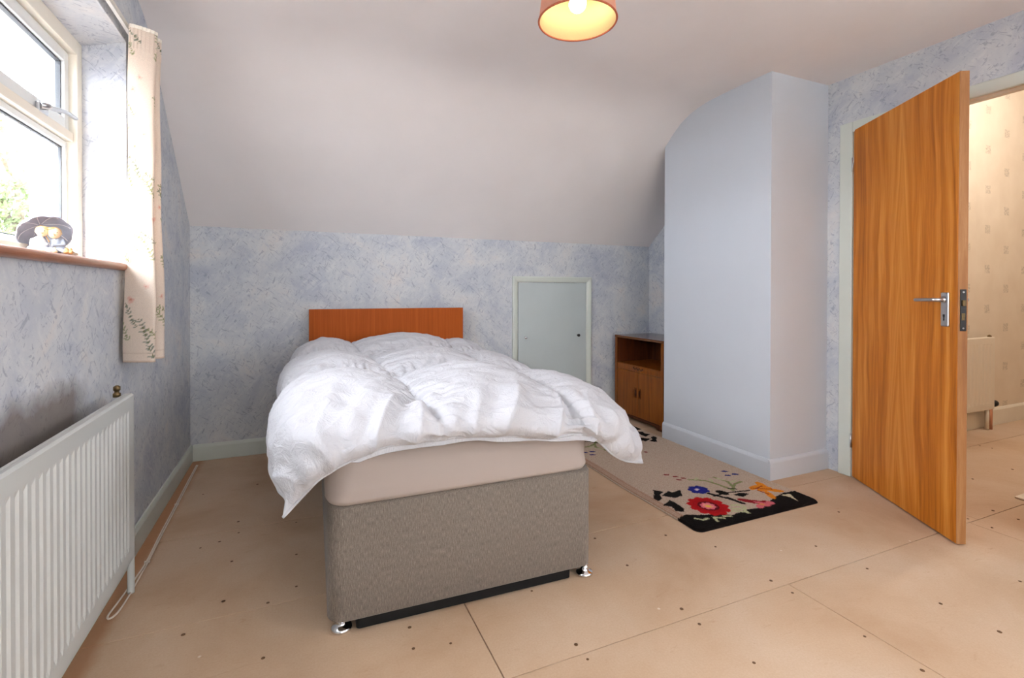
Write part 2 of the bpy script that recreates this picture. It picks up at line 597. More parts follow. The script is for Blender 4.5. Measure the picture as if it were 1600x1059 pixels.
screws = [(-0.367, 2.38), (-0.302, 2.408), (-0.236, 2.213), (-0.236, 2.464), (-0.232, 1.94), (-0.092, 1.87), (-0.003, 1.933), (-0.324, 1.80), (-0.091, 1.593), (0.317, 1.458), (0.425, 1.435), (0.326, 1.555), (-0.003, 2.168), (-0.004, 2.469), (-0.249, 2.582), (1.176, 1.573), (1.6, 1.542), (1.182, 1.284), (1.18, 1.202), (1.201, 1.014), (0.77, 1.215), (1.6, 1.279), (1.605, 1.197), (1.607, 0.956), (1.612, 0.805), (2.015, 0.954), (2.01, 1.188), (2.018, 0.801), (1.475, 1.701), (1.99, 1.379), (0.764, 1.573), (0.77, 1.28), (2.439, 0.912), (2.885, 1.262), (3.108, 1.262), (3.097, 1.166), (2.879, 1.172), (3.937, 1.51), (3.526, 1.522), (4.334, 1.833), (4.34, 1.77), (1.176, 1.80), (2.40, 1.55), (-0.45, 3.0), (-0.2, 3.04)]
bm = bmesh.new()
bm_lathe(bm, [(0.0065, -0.004), (0.0065, 0.0006), (0.005, 0.0010), (0.0018, 0.0003), (0.0, 0.0003)], 10)
bmesh.ops.recalc_face_normals(bm, faces=bm.faces)
screw_me = bpy.data.meshes.new('screw')
bm.to_mesh(screw_me); bm.free(); finish(screw_me, M_screw, True)
for i, (x, y) in enumerate(screws):
    o = link('screw', screw_me, floor, True)
    o.location = (x, y, 0.0)
    s = 0.65 + 0.35 * ((i * 37) % 10) / 10
    o.scale = (s, s, 1)

# ceiling: flat part running through a soft curve into the roof slope
prof = [(YREAR - 0.05, ZC), (2.25, ZC), (2.36, 2.300), (2.44, 2.296), (2.52, 2.286), (2.60, 2.266), (2.68, 2.235), (2.76, 2.180), (2.86, 2.096), (3.10, 1.895), (3.35, 1.685), (YB + 0.06, 1.416)]
bm = bmesh.new()
NX = 2
lo = [[bm.verts.new((x, y, z)) for y, z in prof] for x in (XL - 0.05, XR + 0.05)]
hi = [[bm.verts.new((x, y, z + 0.16)) for y, z in prof] for x in (XL - 0.05, XR + 0.05)]
n = len(prof)
for i in range(n - 1):
    bm.faces.new((lo[0][i], lo[1][i], lo[1][i + 1], lo[0][i + 1]))
    bm.faces.new((hi[0][i], hi[0][i + 1], hi[1][i + 1], hi[1][i]))
for s in (0, 1):
    for i in range(n - 1):
        bm.faces.new((lo[s][i], lo[s][i + 1], hi[s][i + 1], hi[s][i]))
for i in (0, n - 1):
    bm.faces.new((lo[0][i], lo[1][i], hi[1][i], hi[0][i]))
ceil = bm_obj('ceiling', bm, M_ceiling)
for p in ceil.data.polygons:
    p.use_smooth = True
md = ceil.modifiers.new('split', 'EDGE_SPLIT'); md.split_angle = R(40)
tag(ceil, 'white ceiling curving down into the sloping roof side', 'ceiling', kind='structure')

# walls
XO = -0.90
wl = boxes('wall_left', [((XO, YREAR, -0.1), (XL, YB + 0.1, WZ0)), ((XO, YREAR, WZ1), (XL, YB + 0.1, 2.46)),
                         ((XO, YREAR, WZ0), (XL, WY0, WZ1)), ((XO, WY1, WZ0), (XL, YB + 0.1, WZ1))], M_wallpaper_left)
tag(wl, 'blue stucco-effect papered wall with the window and radiator', 'wall', kind='structure')
so = prism('window_soffit', [(XL + 0.0005, WZ1 + 0.002), (-0.760, 1.985), (XO, 1.985), (XO, WZ1 + 0.002)], 1, WY0 - 0.005, WY1 + 0.005, M_wallpaper, wl)
wb = box('wall_back', (XL, YB, -0.1), (XR + 0.1, YB + 0.12, 1.60), M_wallpaper)
tag(wb, 'low blue papered wall under the sloping ceiling', 'wall', kind='structure')
SW = (-1.50, -0.40, 1.00, 2.00)    # added window, unseen in the right wall, to bring in fill light
wr = boxes('wall_right', [((XR, YREAR, -0.1), (XR + 0.11, SW[0], 2.46)), ((XR, SW[1], -0.1), (XR + 0.11, DY0, 2.46)), ((XR, SW[0], -0.1), (XR + 0.11, SW[1], SW[2])), ((XR, SW[0], SW[3]), (XR + 0.11, SW[1], 2.46)), ((XR, DY1, -0.1), (XR + 0.11, YB + 0.12, 2.46)), ((XR, DY0, DZ), (XR + 0.11, DY1, 2.46))], M_wallpaper)
tag(wr, 'blue papered wall holding the doorway', 'wall', kind='structure')
wx = box('wall_boxing', (BXL, BYF, 0), (XR + 0.01, BYK, 2.40), M_boxing)
tag(wx, 'plain pale blue boxed-in projection beside the door', 'wall', kind='structure')
RW = (-0.45, 1.75, 0.75, 2.12)    # added window behind the viewer, blind drawn, for soft frontal fill
wre = boxes('wall_rear', [((XO, YREAR - 0.12, -0.1), (XR + 0.11, YREAR, RW[2])), ((XO, YREAR - 0.12, RW[3]), (XR + 0.11, YREAR, 2.46)),
                          ((XO, YREAR - 0.12, RW[2]), (RW[0], YREAR, RW[3])), ((RW[1], YREAR - 0.12, RW[2]), (XR + 0.11, YREAR, RW[3]))], M_wallpaper)
tag(wre, 'blue papered wall behind the viewer', 'wall', kind='structure')
w2 = boxes('fill_window_rear', [((RW[0], YREAR - 0.11, RW[2]), (RW[0] + 0.05, YREAR - 0.06, RW[3])), ((RW[1] - 0.05, YREAR - 0.11, RW[2]), (RW[1], YREAR - 0.06, RW[3])),
                        ((RW[0] + 0.05, YREAR - 0.11, RW[2]), (RW[1] - 0.05, YREAR - 0.06, RW[2] + 0.05)), ((RW[0] + 0.05, YREAR - 0.11, RW[3] - 0.05), (RW[1] - 0.05, YREAR - 0.06, RW[3]))], M_frame)
tag(w2, 'cream framed window with drawn blind, added behind the viewer for fill light', 'window', kind='structure')
box('pane', (RW[0] + 0.05, YREAR - 0.09, RW[2] + 0.05), (RW[1] - 0.05, YREAR - 0.086, RW[3] - 0.05), M_glass, w2)
t = NT('fill_voile_blind')  # cloth of the added blind, diffusing daylight into frontal fill
t.base(lin((240, 236, 230))); t.set(0.9)
tr = t.n('ShaderNodeBsdfTranslucent'); tr.inputs['Color'].default_value = (0.42, 0.405, 0.385, 1)
mx = t.n('ShaderNodeMixShader'); mx.inputs[0].default_value = 0.75
t.l(t.b.outputs[0], mx.inputs[1]); t.l(tr.outputs[0], mx.inputs[2]); t.l(mx.outputs[0], t.out.inputs['Surface'])
bl_ = pyd('fill_blind_cloth', [(RW[0] + 0.003, YREAR - 0.03, RW[2] + 0.004), (RW[1] - 0.003, YREAR - 0.03, RW[2] + 0.004), (RW[1] - 0.003, YREAR - 0.03, RW[3] - 0.004), (RW[0] + 0.003, YREAR - 0.03, RW[3] - 0.004)], [(0, 1, 2, 3)], t.m, w2)
tube('fill_blind_roller', [(RW[0] + 0.004, YREAR - 0.032, RW[3] - 0.02), (RW[1] - 0.004, YREAR - 0.032, RW[3] - 0.02)], 0.015, M_frame, w2, 12)

w3 = boxes('fill_window_side', [((XR + 0.05, SW[0], SW[2]), (XR + 0.10, SW[0] + 0.05, SW[3])), ((XR + 0.05, SW[1] - 0.05, SW[2]), (XR + 0.10, SW[1], SW[3])),
                        ((XR + 0.05, SW[0] + 0.05, SW[2]), (XR + 0.10, SW[1] - 0.05, SW[2] + 0.05)), ((XR + 0.05, SW[0] + 0.05, SW[3] - 0.05), (XR + 0.10, SW[1] - 0.05, SW[3]))], M_frame)
tag(w3, 'cream framed window added in the right wall behind the viewer for fill light', 'window', kind='structure')
box('pane', (XR + 0.072, SW[0] + 0.05, SW[2] + 0.05), (XR + 0.076, SW[1] - 0.05, SW[3] - 0.05), M_glass, w3)

# skirting boards with a chamfered top
def skirt(name, p, q, normal, h, t_, mat, label):
    """board on the wall line p-q, standing out by t_ along normal"""
    p, q, nn = Vector(p), Vector(q), Vector(normal)
    bm = bmesh.new()
    pr = [(0, 0), (t_, 0), (t_, h - 0.018), (t_ * 0.82, h - 0.010), (t_ * 0.45, h), (0, h)]
    A = [bm.verts.new((p.x + nn.x * a, p.y + nn.y * a, b)) for a, b in pr]
    B = [bm.verts.new((q.x + nn.x * a, q.y + nn.y * a, b)) for a, b in pr]
    bm.faces.new(A); bm.faces.new(B[::-1])
    for i in range(len(pr)):
        bm.faces.new((A[i], B[i], B[(i + 1) % len(pr)], A[(i + 1) % len(pr)]))
    o = bm_obj(name, bm, mat)
    return tag(o, label, 'skirting board', kind='structure')
SH = 0.102
skirt('baseboard_left', (XL, YREAR), (XL, YB), (1, 0), SH, 0.015, M_skirting, 'pale grey-green skirting under the radiator wall')
skirt('baseboard_back', (XL + 0.015, YB), (1.575, YB), (0, -1), SH, 0.015, M_skirting, 'pale grey-green skirting along the low back wall behind the bed')
skirt('baseboard_alcove', (2.31, YB), (XR, YB), (0, -1), SH, 0.015, M_skirting, 'short pale skirting behind the wooden cabinet')
skirt('baseboard_boxing_side', (BXL, BYK), (BXL, BYF), (-1, 0), 0.115, 0.015, M_boxing, 'pale blue skirting on the boxing beside the rug')
skirt('baseboard_boxing_front', (BXL - 0.015, BYF), (XR, BYF), (0, -1), 0.115, 0.015, M_boxing, 'pale blue skirting on the boxing end facing the viewer')
skirt('baseboard_right', (XR, YREAR), (XR, DY0 - 0.075), (-1, 0), SH, 0.015, M_skirting, 'skirting on the near side of the doorway')

# ------------------------------------------------------------------ main window
FX0, FX1 = -0.800, -0.745
win = boxes('window_1', [((FX0, WY1 - 0.045, WZ0), (FX1, WY1, 1.99)), ((FX0, WY0, WZ0), (FX1, WY0 + 0.045, 1.99)),
                         ((FX0, WY0 + 0.045, WZ0), (FX1, WY1 - 0.045, WZ0 + 0.04)), ((FX0, WY0 + 0.045, 1.935), (FX1, WY1 - 0.045, 1.99))], M_frame, bevel=0.003)
tag(win, 'cream painted window with a top-hung vent over a fixed pane', 'window', kind='structure')
ZT0, ZT1 = 1.612, 1.645
YA, YBW = WY0 + 0.045, WY1 - 0.045
box('transom', (FX0 + 0.002, YA, ZT0), (FX1 - 0.012, YBW, ZT1), M_frame, win, 0.003)
# upper opening casement
def sash(z0, z1, x0, x1, wdt, nm):
    s = boxes(nm, [((x0, YA + 0.004, z0), (x1, YA + wdt, z1)), ((x0, YBW - wdt, z0), (x1, YBW - 0.004, z1)),
                   ((x0, YA + wdt, z0), (x1, YBW - wdt, z0 + wdt)), ((x0, YA + wdt, z1 - wdt), (x1, YBW - wdt, z1))], M_white_gloss, win, 0.004)
    boxes('gasket', [((x0 + 0.010, YA + wdt, z0 + wdt), (x1 - 0.010, YA + wdt + 0.006, z1 - wdt)), ((x0 + 0.010, YBW - wdt - 0.006, z0 + wdt), (x1 - 0.010, YBW - wdt, z1 - wdt)),
                     ((x0 + 0.010, YA + wdt, z0 + wdt), (x1 - 0.010, YBW - wdt, z0 + wdt + 0.005)), ((x0 + 0.010, YA + wdt, z1 - wdt - 0.006), (x1 - 0.010, YBW - wdt, z1 - wdt))], M_gasket, s)
    for xg in (x0 + 0.013, x1 - 0.017):
        box('pane', (xg, YA + wdt + 0.001, z0 + wdt + 0.001), (xg + 0.003, YBW - wdt - 0.001, z1 - wdt - 0.001), M_glass, s)
    return s
up = sash(ZT1 + 0.002, 1.933, -0.803, -0.768, 0.042, 'vent_casement')
lowp = sash(WZ0 + 0.041, ZT0 - 0.002, -0.803, -0.774, 0.022, 'fixed_light')
# stay handle on the vent
hd = tube('stay_handle', catmull([(-0.756, 2.07, 1.662), (-0.742, 2.085, 1.664), (-0.740, 2.12, 1.668), (-0.738, 2.20, 1.684), (-0.738, 2.29, 1.690)], 6), [0.010] * 7 + [0.008] * 18, M_steel, win, 8)
box('handle_plate', (-0.768, 2.060, 1.640), (-0.755, 2.125, 1.672), M_steel, win, 0.004)

# sill board with a rounded nose
pr = [(-0.80, 1.140), (-0.592, 1.140)] + [(-0.590 + 0.0125 * math.cos(a), 1.1525 + 0.0125 * math.sin(a)) for a in [R(-80 + 20 * i) for i in range(9)]] + [(-0.594, 1.166), (-0.80, 1.166)]
sill = prism('trim_1', pr, 1, WY0 - 0.03, WY1 - 0.01, M_sill)
tag(sill, 'varnished wooden window sill with rounded nose and worn edge', 'window sill', kind='structure')

# ------------------------------------------------------------------ outside: lawn and tree
M_leaf = None
t = NT('pale_leaf')
v = t.coord()
cc = t.ramp(t.noise(v, 3.0, 3), [(0.3, lin((100, 114, 76))), (0.7, lin((126, 140, 100)))])
t.base(cc); t.set(0.6)
tr = t.n('ShaderNodeBsdfTranslucent'); t.l(cc, tr.inputs['Color'])
mx = t.n('ShaderNodeMixShader'); mx.inputs[0].default_value = 0.45
t.l(t.b.outputs[0], mx.inputs[1]); t.l(tr.outputs[0], mx.inputs[2]); t.l(mx.outputs[0], t.out.inputs['Surface'])
M_leaf = t.m
M_lawn = plain('gravel_yard', (136, 132, 128), 0.95, var=0.25, scale=3)
lawn = box('ground', (-60, -30, -3.0), (-0.95, 60, -2.8), M_lawn)
tag(lawn, 'pale gravel yard outside below the window', 'ground', kind='structure')
tree = empty('garden_tree', (-5.3, 13.6, -2.8))
tag(tree, 'pale green leafy tree seen through the window', 'tree')
tp = [(-5.3, 13.6, -2.8), (-5.25, 13.55, -1.0), (-5.35, 13.6, 1.0), (-5.3, 13.5, 2.6), (-5.4, 13.4, 4.0)]
tube('trunk', catmull(tp, 4), [0.2 - 0.0095 * i for i in range(17)], M_bark, tree, 8)
verts, faces = [], []
cl = [(-5.6, 13.4, 2.4, 1.2), (-4.95, 14.0, 1.7, 0.75), (-5.9, 13.2, 3.5, 1.0), (-5.15, 13.3, 2.7, 0.6), (-6.1, 13.5, 4.6, 0.6), (-4.75, 13.9, 1.0, 0.8), (-6.6, 13.3, 3.0, 1.3), (-5.4, 13.6, 0.6, 1.4)]
for i, (cx, cy_, cz, rr) in enumerate(cl):
    tube('branch', catmull([(-5.32, 13.58, max(-0.6, cz - 1.4)), ((cx - 5.3) / 2, (cy_ + 13.6) / 2, cz - 0.5), (cx, cy_, cz)], 4), [0.07, 0.065, 0.06, 0.055, 0.05, 0.045, 0.04, 0.03, 0.02], M_bark, tree, 6)
for j in range(5600):
    cx, cy_, cz, rr = cl[rng.integers(len(cl))]
    d = rng.normal(size=3); d /= np.linalg.norm(d)
    q = np.array((cx, cy_, cz)) + d * rr * (0.35 + 0.65 * rng.random() ** 0.5)
    s = 0.05 + 0.05 * rng.random()
    a = rng.normal(size=3); a /= np.linalg.norm(a)
    b = np.cross(a, rng.normal(size=3)); b /= np.linalg.norm(b)
    k = len(verts)
    verts += [q - a * s, q + b * s * 0.45, q + a * s, q - b * s * 0.45]
    faces.append((k, k + 1, k + 2, k + 3))
lf = pyd('foliage', verts, faces, M_leaf, tree)
lf['kind'] = 'stuff'

# ------------------------------------------------------------------ doorway and door
lin_ = boxes('door_1_lining', [((XR - 0.001, DY1 - 0.004, 0), (XR + 0.111, DY1 + 0.012, DZ)), ((XR - 0.001, DY0 - 0.012, 0), (XR + 0.111, DY0 + 0.004, DZ)),
                               ((XR - 0.001, DY0 - 0.012, DZ - 0.004), (XR + 0.111, DY1 + 0.012, DZ + 0.012)),
                               ((XR + 0.045, DY1 - 0.016, 0), (XR + 0.075, DY1 - 0.004, DZ - 0.004)), ((XR + 0.045, DY0 + 0.004, 0), (XR + 0.075, DY0 + 0.016, DZ - 0.004)),
                               ((XR + 0.045, DY0 + 0.016, DZ - 0.018), (XR + 0.075, DY1 - 0.016, DZ - 0.004))], M_hall_skirt)
lin_.name = 'trim_2'
tag(lin_, 'cream door lining with stop around the doorway', 'door frame', kind='structure')
arch = boxes('trim_3', [((XR - 0.016, DY1 + 0.003, 0), (XR, DY1 + 0.075, 2.036)), ((XR - 0.016, DY0 - 0.075, 0), (XR, DY0 - 0.003, 2.036)),
                        ((XR - 0.016, DY0 - 0.003, DZ - 0.016), (XR, DY1 + 0.003, 2.036))], M_skirting, bevel=0.004)
tag(arch, 'pale painted architrave around the open doorway', 'architrave', kind='structure')

PHI = R(29.9)
DW, DT = 0.764, 0.038
ddx, ddy = -math.sin(PHI), -math.cos(PHI)
door = empty('door_1', (2.918, 1.811, 0.0), math.atan2(ddy, ddx))
# local x runs along the leaf away from the hinges; local -y is the side we look at
tag(door, 'open flush door in orange-brown sapele veneer with lever handle', 'door', kind='structure')
# check side: local +y = rot90(dd) = (-ddy, ddx) -> pointing +x room-out side; visible face is local -y
box('leaf', (0.0, 0.0, 0.006), (DW - 0.003, DT, 1.986), M_door, door, 0.0015, 1, local=True)
box('edge_lipping', (DW - 0.003, 0.0005, 0.006), (DW, DT - 0.0005, 1.986), M_door_edge, door, 0.001, 1, local=True)
lk = box('lock_faceplate', (DW - 0.001, 0.007, 0.900), (DW + 0.0025, DT - 0.007, 1.075), M_black, door, 0.001, 1, local=True)
box('latch', (DW, 0.012, 1.005), (DW + 0.010, DT - 0.014, 1.030), M_brass, door, 0.002, local=True)
box('deadbolt', (DW, 0.012, 0.945), (DW + 0.004, DT - 0.013, 0.975), M_brass, door, 0.001, local=True)
for zz in (0.912, 1.063):
    lathe('screw', [(0.004, 0), (0.004, 0.0012), (0.0, 0.0018)], M_steel, door, 10, (DW + 0.0025, DT / 2, zz), 'X', local=True)
def lever(side):
    yb = 0.0 if side < 0 else DT
    s = side
    pl_ = boxes('handle_plate', [((DW - 0.085, min(yb, yb + s * 0.010), 0.915), (DW - 0.043, max(yb, yb + s * 0.010), 1.062))], M_steel, door, 0.0045, local=True)
    xh, zh = DW - 0.064, 1.030
    pth = catmull([(xh, yb + s * 0.008, zh), (xh, yb + s * 0.034, zh), (xh - 0.006, yb + s * 0.046, zh), (xh - 0.022, yb + s * 0.050, zh), (xh - 0.07, yb + s * 0.050, zh - 0.001), (xh - 0.118, yb + s * 0.048, zh - 0.002)], 5)
    tube('lever', pth, [0.0095] * 6 + [0.0085] * 8 + [0.0075] * (len(pth) - 14), M_steel, door, 12, local=True)
    lathe('lever_collar', [(0.014, 0), (0.014, 0.006), (0.010, 0.009), (0.0, 0.009)] if s > 0 else [(0.0, -0.009), (0.010, -0.009), (0.014, -0.006), (0.014, 0)], M_steel, door, 16, (xh, yb + s * 0.010, zh), 'Y', local=True)
    boxes('keyhole', [((xh - 0.003, min(yb + s * 0.0095, yb + s * 0.0108), 0.940), (xh + 0.003, max(yb + s * 0.0095, yb + s * 0.0108), 0.966)),
                      ((xh - 0.005, min(yb + s * 0.0095, yb + s * 0.0109), 0.957), (xh + 0.005, max(yb + s * 0.0095, yb + s * 0.0109), 0.967))], M_dark, door, local=True)
lever(-1); lever(1)
for zz in (0.21, 1.79):
    tube('hinge', [(-0.004, -0.005, zz - 0.04), (-0.004, -0.005, zz + 0.04)], 0.0055, M_steel, door, 8, local=True)

# ------------------------------------------------------------------ hall beyond
HW = 2.085
hall_wall = box('wall_hall_far', (XR + 0.11, HW, -0.1), (6.3, HW + 0.1, 3.1), M_hall)
tag(hall_wall, 'cream landing wall with small sprig motifs beyond the door', 'wall', kind='structure')
hall_side = box('wall_hall_end', (6.2, 0.55, -0.1), (6.3, HW, 3.1), M_hall); tag(hall_side, 'cream landing end wall', 'wall', kind='structure')
hall_near = box('wall_hall_near', (XR + 0.11, 0.43, -0.1), (6.3, 0.55, 3.1), M_hall); tag(hall_near, 'cream landing wall opposite', 'wall', kind='structure')
hall_up = box('wall_hall_header', (XR, 0.43, 2.40), (XR + 0.11, HW, 3.1), M_hall); tag(hall_up, 'cream wall above the doorway on the landing side', 'wall', kind='structure')
hall_ceil = box('ceiling_hall', (XR, 0.43, 3.1), (6.3, HW + 0.1, 3.2), M_ceiling); tag(hall_ceil, 'white landing ceiling', 'ceiling', kind='structure')
skirt('baseboard_hall', (XR + 0.11, HW), (6.2, HW), (0, -1), 0.135, 0.016, M_hall_skirt, 'cream skirting on the landing wall')
def added_point_light(name, loc, power, color, rad):
    d = bpy.data.lights.new(name, 'POINT')
    d.energy = power; d.color = color; d.shadow_soft_size = rad
    o = bpy.data.objects.new(name, d); C.objects.link(o); o.location = loc
    return o
hl = empty('added_landing_lamp', (4.5, 1.2, 3.1))  # invented lamp, never in view, as the landing's light source
tag(hl, 'plain globe lamp added out of view to light the landing', 'lamp')
t = NT('warm_globe'); t.base((1, 0.9, 0.75)); t.b.inputs['Emission Color'].default_value = (1, 0.84, 0.62, 1); t.b.inputs['Emission Strength'].default_value = 4
lathe('globe', [(0.0, 2.72)] + [(0.11 * math.sin(R(a)), 2.83 - 0.11 * math.cos(R(a))) for a in range(15, 170, 15)] + [(0.03, 2.95)], t.m, hl, 20, (4.5, 1.2, 0))
lathe('rose', [(0.028, 2.94), (0.028, 3.07), (0.05, 3.08), (0.05, 3.1)], M_rail, hl, 16, (4.5, 1.2, 0))
added_point_light('added_landing_light', (4.5, 1.2, 2.62), 16, (1.0, 0.98, 0.97), 0.12)  # unseen point light added below the globe to brighten the landing

# ------------------------------------------------------------------ radiators
def radiator(name, x0, x1, z0, z1, flute, mat, loc, rz, label, group=None):
    """panel radiator in local coords: face towards local -y, running along local x"""
    r = empty(name, loc, rz)
    tag(r, label, 'radiator')
    yb, yf = 0.0, -0.016
    prof_ = []
    x = x0 + 0.03
    ring = [(x0, 0)]
    xs, ds = [x0, x0 + 0.022], [0.0, 0.0]
    while x + flute < x1 - 0.02:
        for f, d in ((0.0, 0.0), (0.16, 0.0), (0.36, 0.0038), (0.64, 0.0038), (0.84, 0.0)):
            xs.append(x + f * flute); ds.append(d)
        x += flute
    xs += [x1 - 0.022, x1]; ds += [0.0, 0.0]
    zs = [(z0, 0.0, -0.006), (z0 + 0.006, 0.0, 0.0), (z0 + 0.048, 0.0, 0.0), (z0 + 0.062, 1.0, 0.0), (z1 - 0.062, 1.0, 0.0), (z1 - 0.048, 0.0, 0.0), (z1 - 0.006, 0.0, 0.0), (z1, 0.0, -0.006)]
    verts, faces = [], []
    for z, k_, off in zs:
        for xx, d in zip(xs, ds):
            verts.append((xx, yf + d * k_ - off, z))
    nx = len(xs)
    for j in range(len(zs) - 1):
        for i in range(nx - 1):
            a = j * nx + i
            faces.append((a, a + 1, a + nx + 1, a + nx))
    k0 = len(verts)
    for z in (z0, z1):
        for xx in (x0, x1):
            verts.append((xx, yb, z))
    # back and edges
    tl = (len(zs) - 1) * nx
    faces += [(k0, k0 + 2, k0 + 3, k0 + 1), tuple(range(nx - 1, -1, -1)) + (k0, k0 + 1), tuple(range(tl, tl + nx)) + (k0 + 3, k0 + 2)]
    faces += [tuple(j * nx for j in range(len(zs))) + (k0 + 2, k0), tuple(j * nx + nx - 1 for j in range(len(zs) - 1, -1, -1)) + (k0 + 1, k0 + 3)]
    pyd('panel', verts, faces, mat, r, False, True)
    return r
# left radiator: local x -> world -y? face must look to +x: rz = +90deg maps local -y to +x, local x to +y
rad = radiator('panel_radiator', 0.70, 2.052, 0.152, 0.716, 0.0335, M_rad, (-0.525, 0, 0), R(90), 'long white panel radiator on the blue wall under the window')
rl = lambda nm, *a, **k_: None
box('top_seam', (0.70, 0.0005, 0.700), (2.050, 0.010, 0.7165), M_rad, rad, 0.002, local=True)
box('convector_fins', (0.76, 0.010, 0.19), (1.99, 0.040, 0.67), M_rad, rad, 0.002, local=True)
lathe('bleed_valve', [(0.0, 0.0), (0.011, 0.0), (0.011, 0.012), (0.007, 0.014), (0.007, 0.02), (0.010, 0.022), (0.010, 0.034), (0.004, 0.038), (0.0, 0.038)], M_brass, rad, 10, (2.02, 0.022, 0.712), local=True)
lathe('blanking_plug', [(0.0, 0.0), (0.016, 0.0), (0.016, 0.012), (0.010, 0.016), (0.0, 0.016)], M_black, rad, 12, (2.052, 0.008, 0.190), 'X', local=True)
tube('pipe_tail', [(2.066, 0.008, 0.19), (2.10, 0.008, 0.19)], 0.012, M_copper, rad, 10, local=True)
tube('feed_pipe', catmull([(2.10, 0.008, 0.19), (2.118, 0.010, 0.186), (2.124, 0.012, 0.165), (2.124, 0.012, 0.06), (2.124, 0.012, 0.0)], 5), 0.011, M_rad, rad, 10, local=True)
for xx in (0.95, 1.85):
    box('bracket', (xx, 0.002, 0.2), (xx + 0.03, 0.083, 0.64), M_rad, rad, 0.001, local=True)

rad2 = radiator('landing_radiator', 3.60, 4.955, 0.155, 0.715, 0.0500, M_rad_cream, (0, HW - 0.06, 0), 0.0, 'cream panel radiator on the landing seen past the door edge')
box('top_seam', (3.60, 0.0005, 0.700), (4.953, 0.010, 0.7155), M_rad_cream, rad2, 0.002, local=True)
for xx in (3.8, 4.7):
    box('bracket', (xx, 0.002, 0.2), (xx + 0.03, 0.059, 0.64), M_rad_cream, rad2, 0.001, local=True)
lathe('bleed_valve', [(0.0, 0.0), (0.013, 0.0), (0.013, 0.012), (0.008, 0.015), (0.0, 0.02)], M_brass, rad2, 10, (4.925, 0.005, 0.713), local=True)
lathe('lockshield_valve', [(0.0, 0.0), (0.018, 0.0), (0.026, 0.012), (0.024, 0.04), (0.014, 0.055), (0.0, 0.055)], M_black, rad2, 14, (4.957, -0.004, 0.195), 'X', local=True)
tube('pipe', [(4.93, 0.0, 0.16), (4.93, 0.0, 0.0)], 0.016, M_copper, rad2, 10, local=True)
tube('pipe_sleeve', [(4.885, 0.0, 0.16), (4.885, 0.0, 0.0)], 0.014, M_rad_cream, rad2, 10, local=True)

# ------------------------------------------------------------------ low hatch in the back wall
hatch = empty('eaves_hatch', (1.94, YB, 0.0))
tag(hatch, 'grey-green painted cupboard hatch in the low wall beside the bed', 'hatch door')
HX0, HX1, HZ = 1.574, 2.308, 1.182
fw = 0.048
pf = [(0.0, 0.0), (0.0, -0.016), (0.010, -0.020), (0.030, -0.016), (fw - 0.006, -0.012), (fw, -0.006), (fw, 0.0)]
def frame_piece(nm, a, b, ma, mb, vert, sgn):
    bm = bmesh.new()
    A, B = [], []
    for d, y in pf:
        if vert:
            A.append(bm.verts.new((a + sgn * d, YB + y, b[0])))
            B.append(bm.verts.new((a + sgn * d, YB + y, b[1] - d)))
        else:
            A.append(bm.verts.new((b[0] + d, YB + y, a - d)))
            B.append(bm.verts.new((b[1] - d, YB + y, a - d)))
    m_ = len(pf)
    bm.faces.new(A); bm.faces.new(B[::-1])
    for i in range(m_):
        bm.faces.new((A[i], B[i], B[(i + 1) % m_], A[(i + 1) % m_]))
    return bm_obj(nm, bm, M_skirting, hatch)
frame_piece('frame_stile', HX0, (0.0, HZ), 0, 0, True, 1)
frame_piece('frame_stile', HX1, (0.0, HZ), 0, 0, True, -1)
frame_piece('frame_head', HZ, (HX0, HX1), 0, 0, False, 1)
box('hatch_panel', (HX0 + fw + 0.003, YB - 0.010, 0.01), (HX1 - fw - 0.003, YB - 0.0005, HZ - fw - 0.003), M_hatch, hatch, 0.0015)
lathe('chrome_knob', [(0.0, -0.026), (0.009, -0.026), (0.011, -0.020), (0.006, -0.014), (0.005, 0.0), (0.0, 0.0)], M_chrome, hatch, 14, (1.683, YB - 0.010, 0.690), 'Y')
lathe('black_knob', [(0.0, -0.024), (0.010, -0.024), (0.013, -0.018), (0.011, -0.010), (0.010, 0.0), (0.0, 0.0)], M_black, hatch, 14, (2.177, YB - 0.010, 0.692), 'Y')

# ------------------------------------------------------------------ bed
BRZ = R(-1.7)
bed = empty('divan_bed', (0.548, 1.572, 0.0), BRZ)
tag(bed, 'single divan bed base in grey-brown tweed with wooden headboard', 'bed')
def rounded_rect(hx, y0, y1, r, n=8):
    pts = []
    for cx, cy_, a0 in ((hx - r, y1 - r, 0), (-hx + r, y1 - r, 90), (-hx + r, y0 + r, 180), (hx - r, y0 + r, 270)):
        for i in range(n + 1):
            a = R(a0 + 90 * i / n)
            pts.append((cx + r * math.cos(a), cy_ + r * math.sin(a)))
    return pts
def rr_loft(name, levels, mat, parent, smooth=True):
    """levels: (hx, y0, y1, radius, z)"""
    bm = bmesh.new()
    rings = [[bm.verts.new((x, y, z)) for x, y in rounded_rect(hx, y0, y1, r)] for hx, y0, y1, r, z in levels]
    m_ = len(rings[0])
    for A, B in zip(rings[:-1], rings[1:]):
        for i in range(m_):
            bm.faces.new((A[i], A[(i + 1) % m_], B[(i + 1) % m_], B[i]))
    bm.faces.new(rings[0][::-1]); bm.faces.new(rings[-1])
    o = bm_obj(name, bm, mat, parent, smooth, True)
    return o
HB = 0.464
base_o = rr_loft('divan_base', [(HB - 0.006, 0.006, 1.894, 0.045, 0.046), (HB, 0.0, 1.90, 0.05, 0.052), (HB, 0.0, 1.90, 0.05, 0.394), (HB - 0.006, 0.006, 1.894, 0.046, 0.404), (HB - 0.02, 0.02, 1.88, 0.04, 0.408)], M_tweed, bed)
md = base_o.modifiers.new('es', 'EDGE_SPLIT'); md.split_angle = R(50)
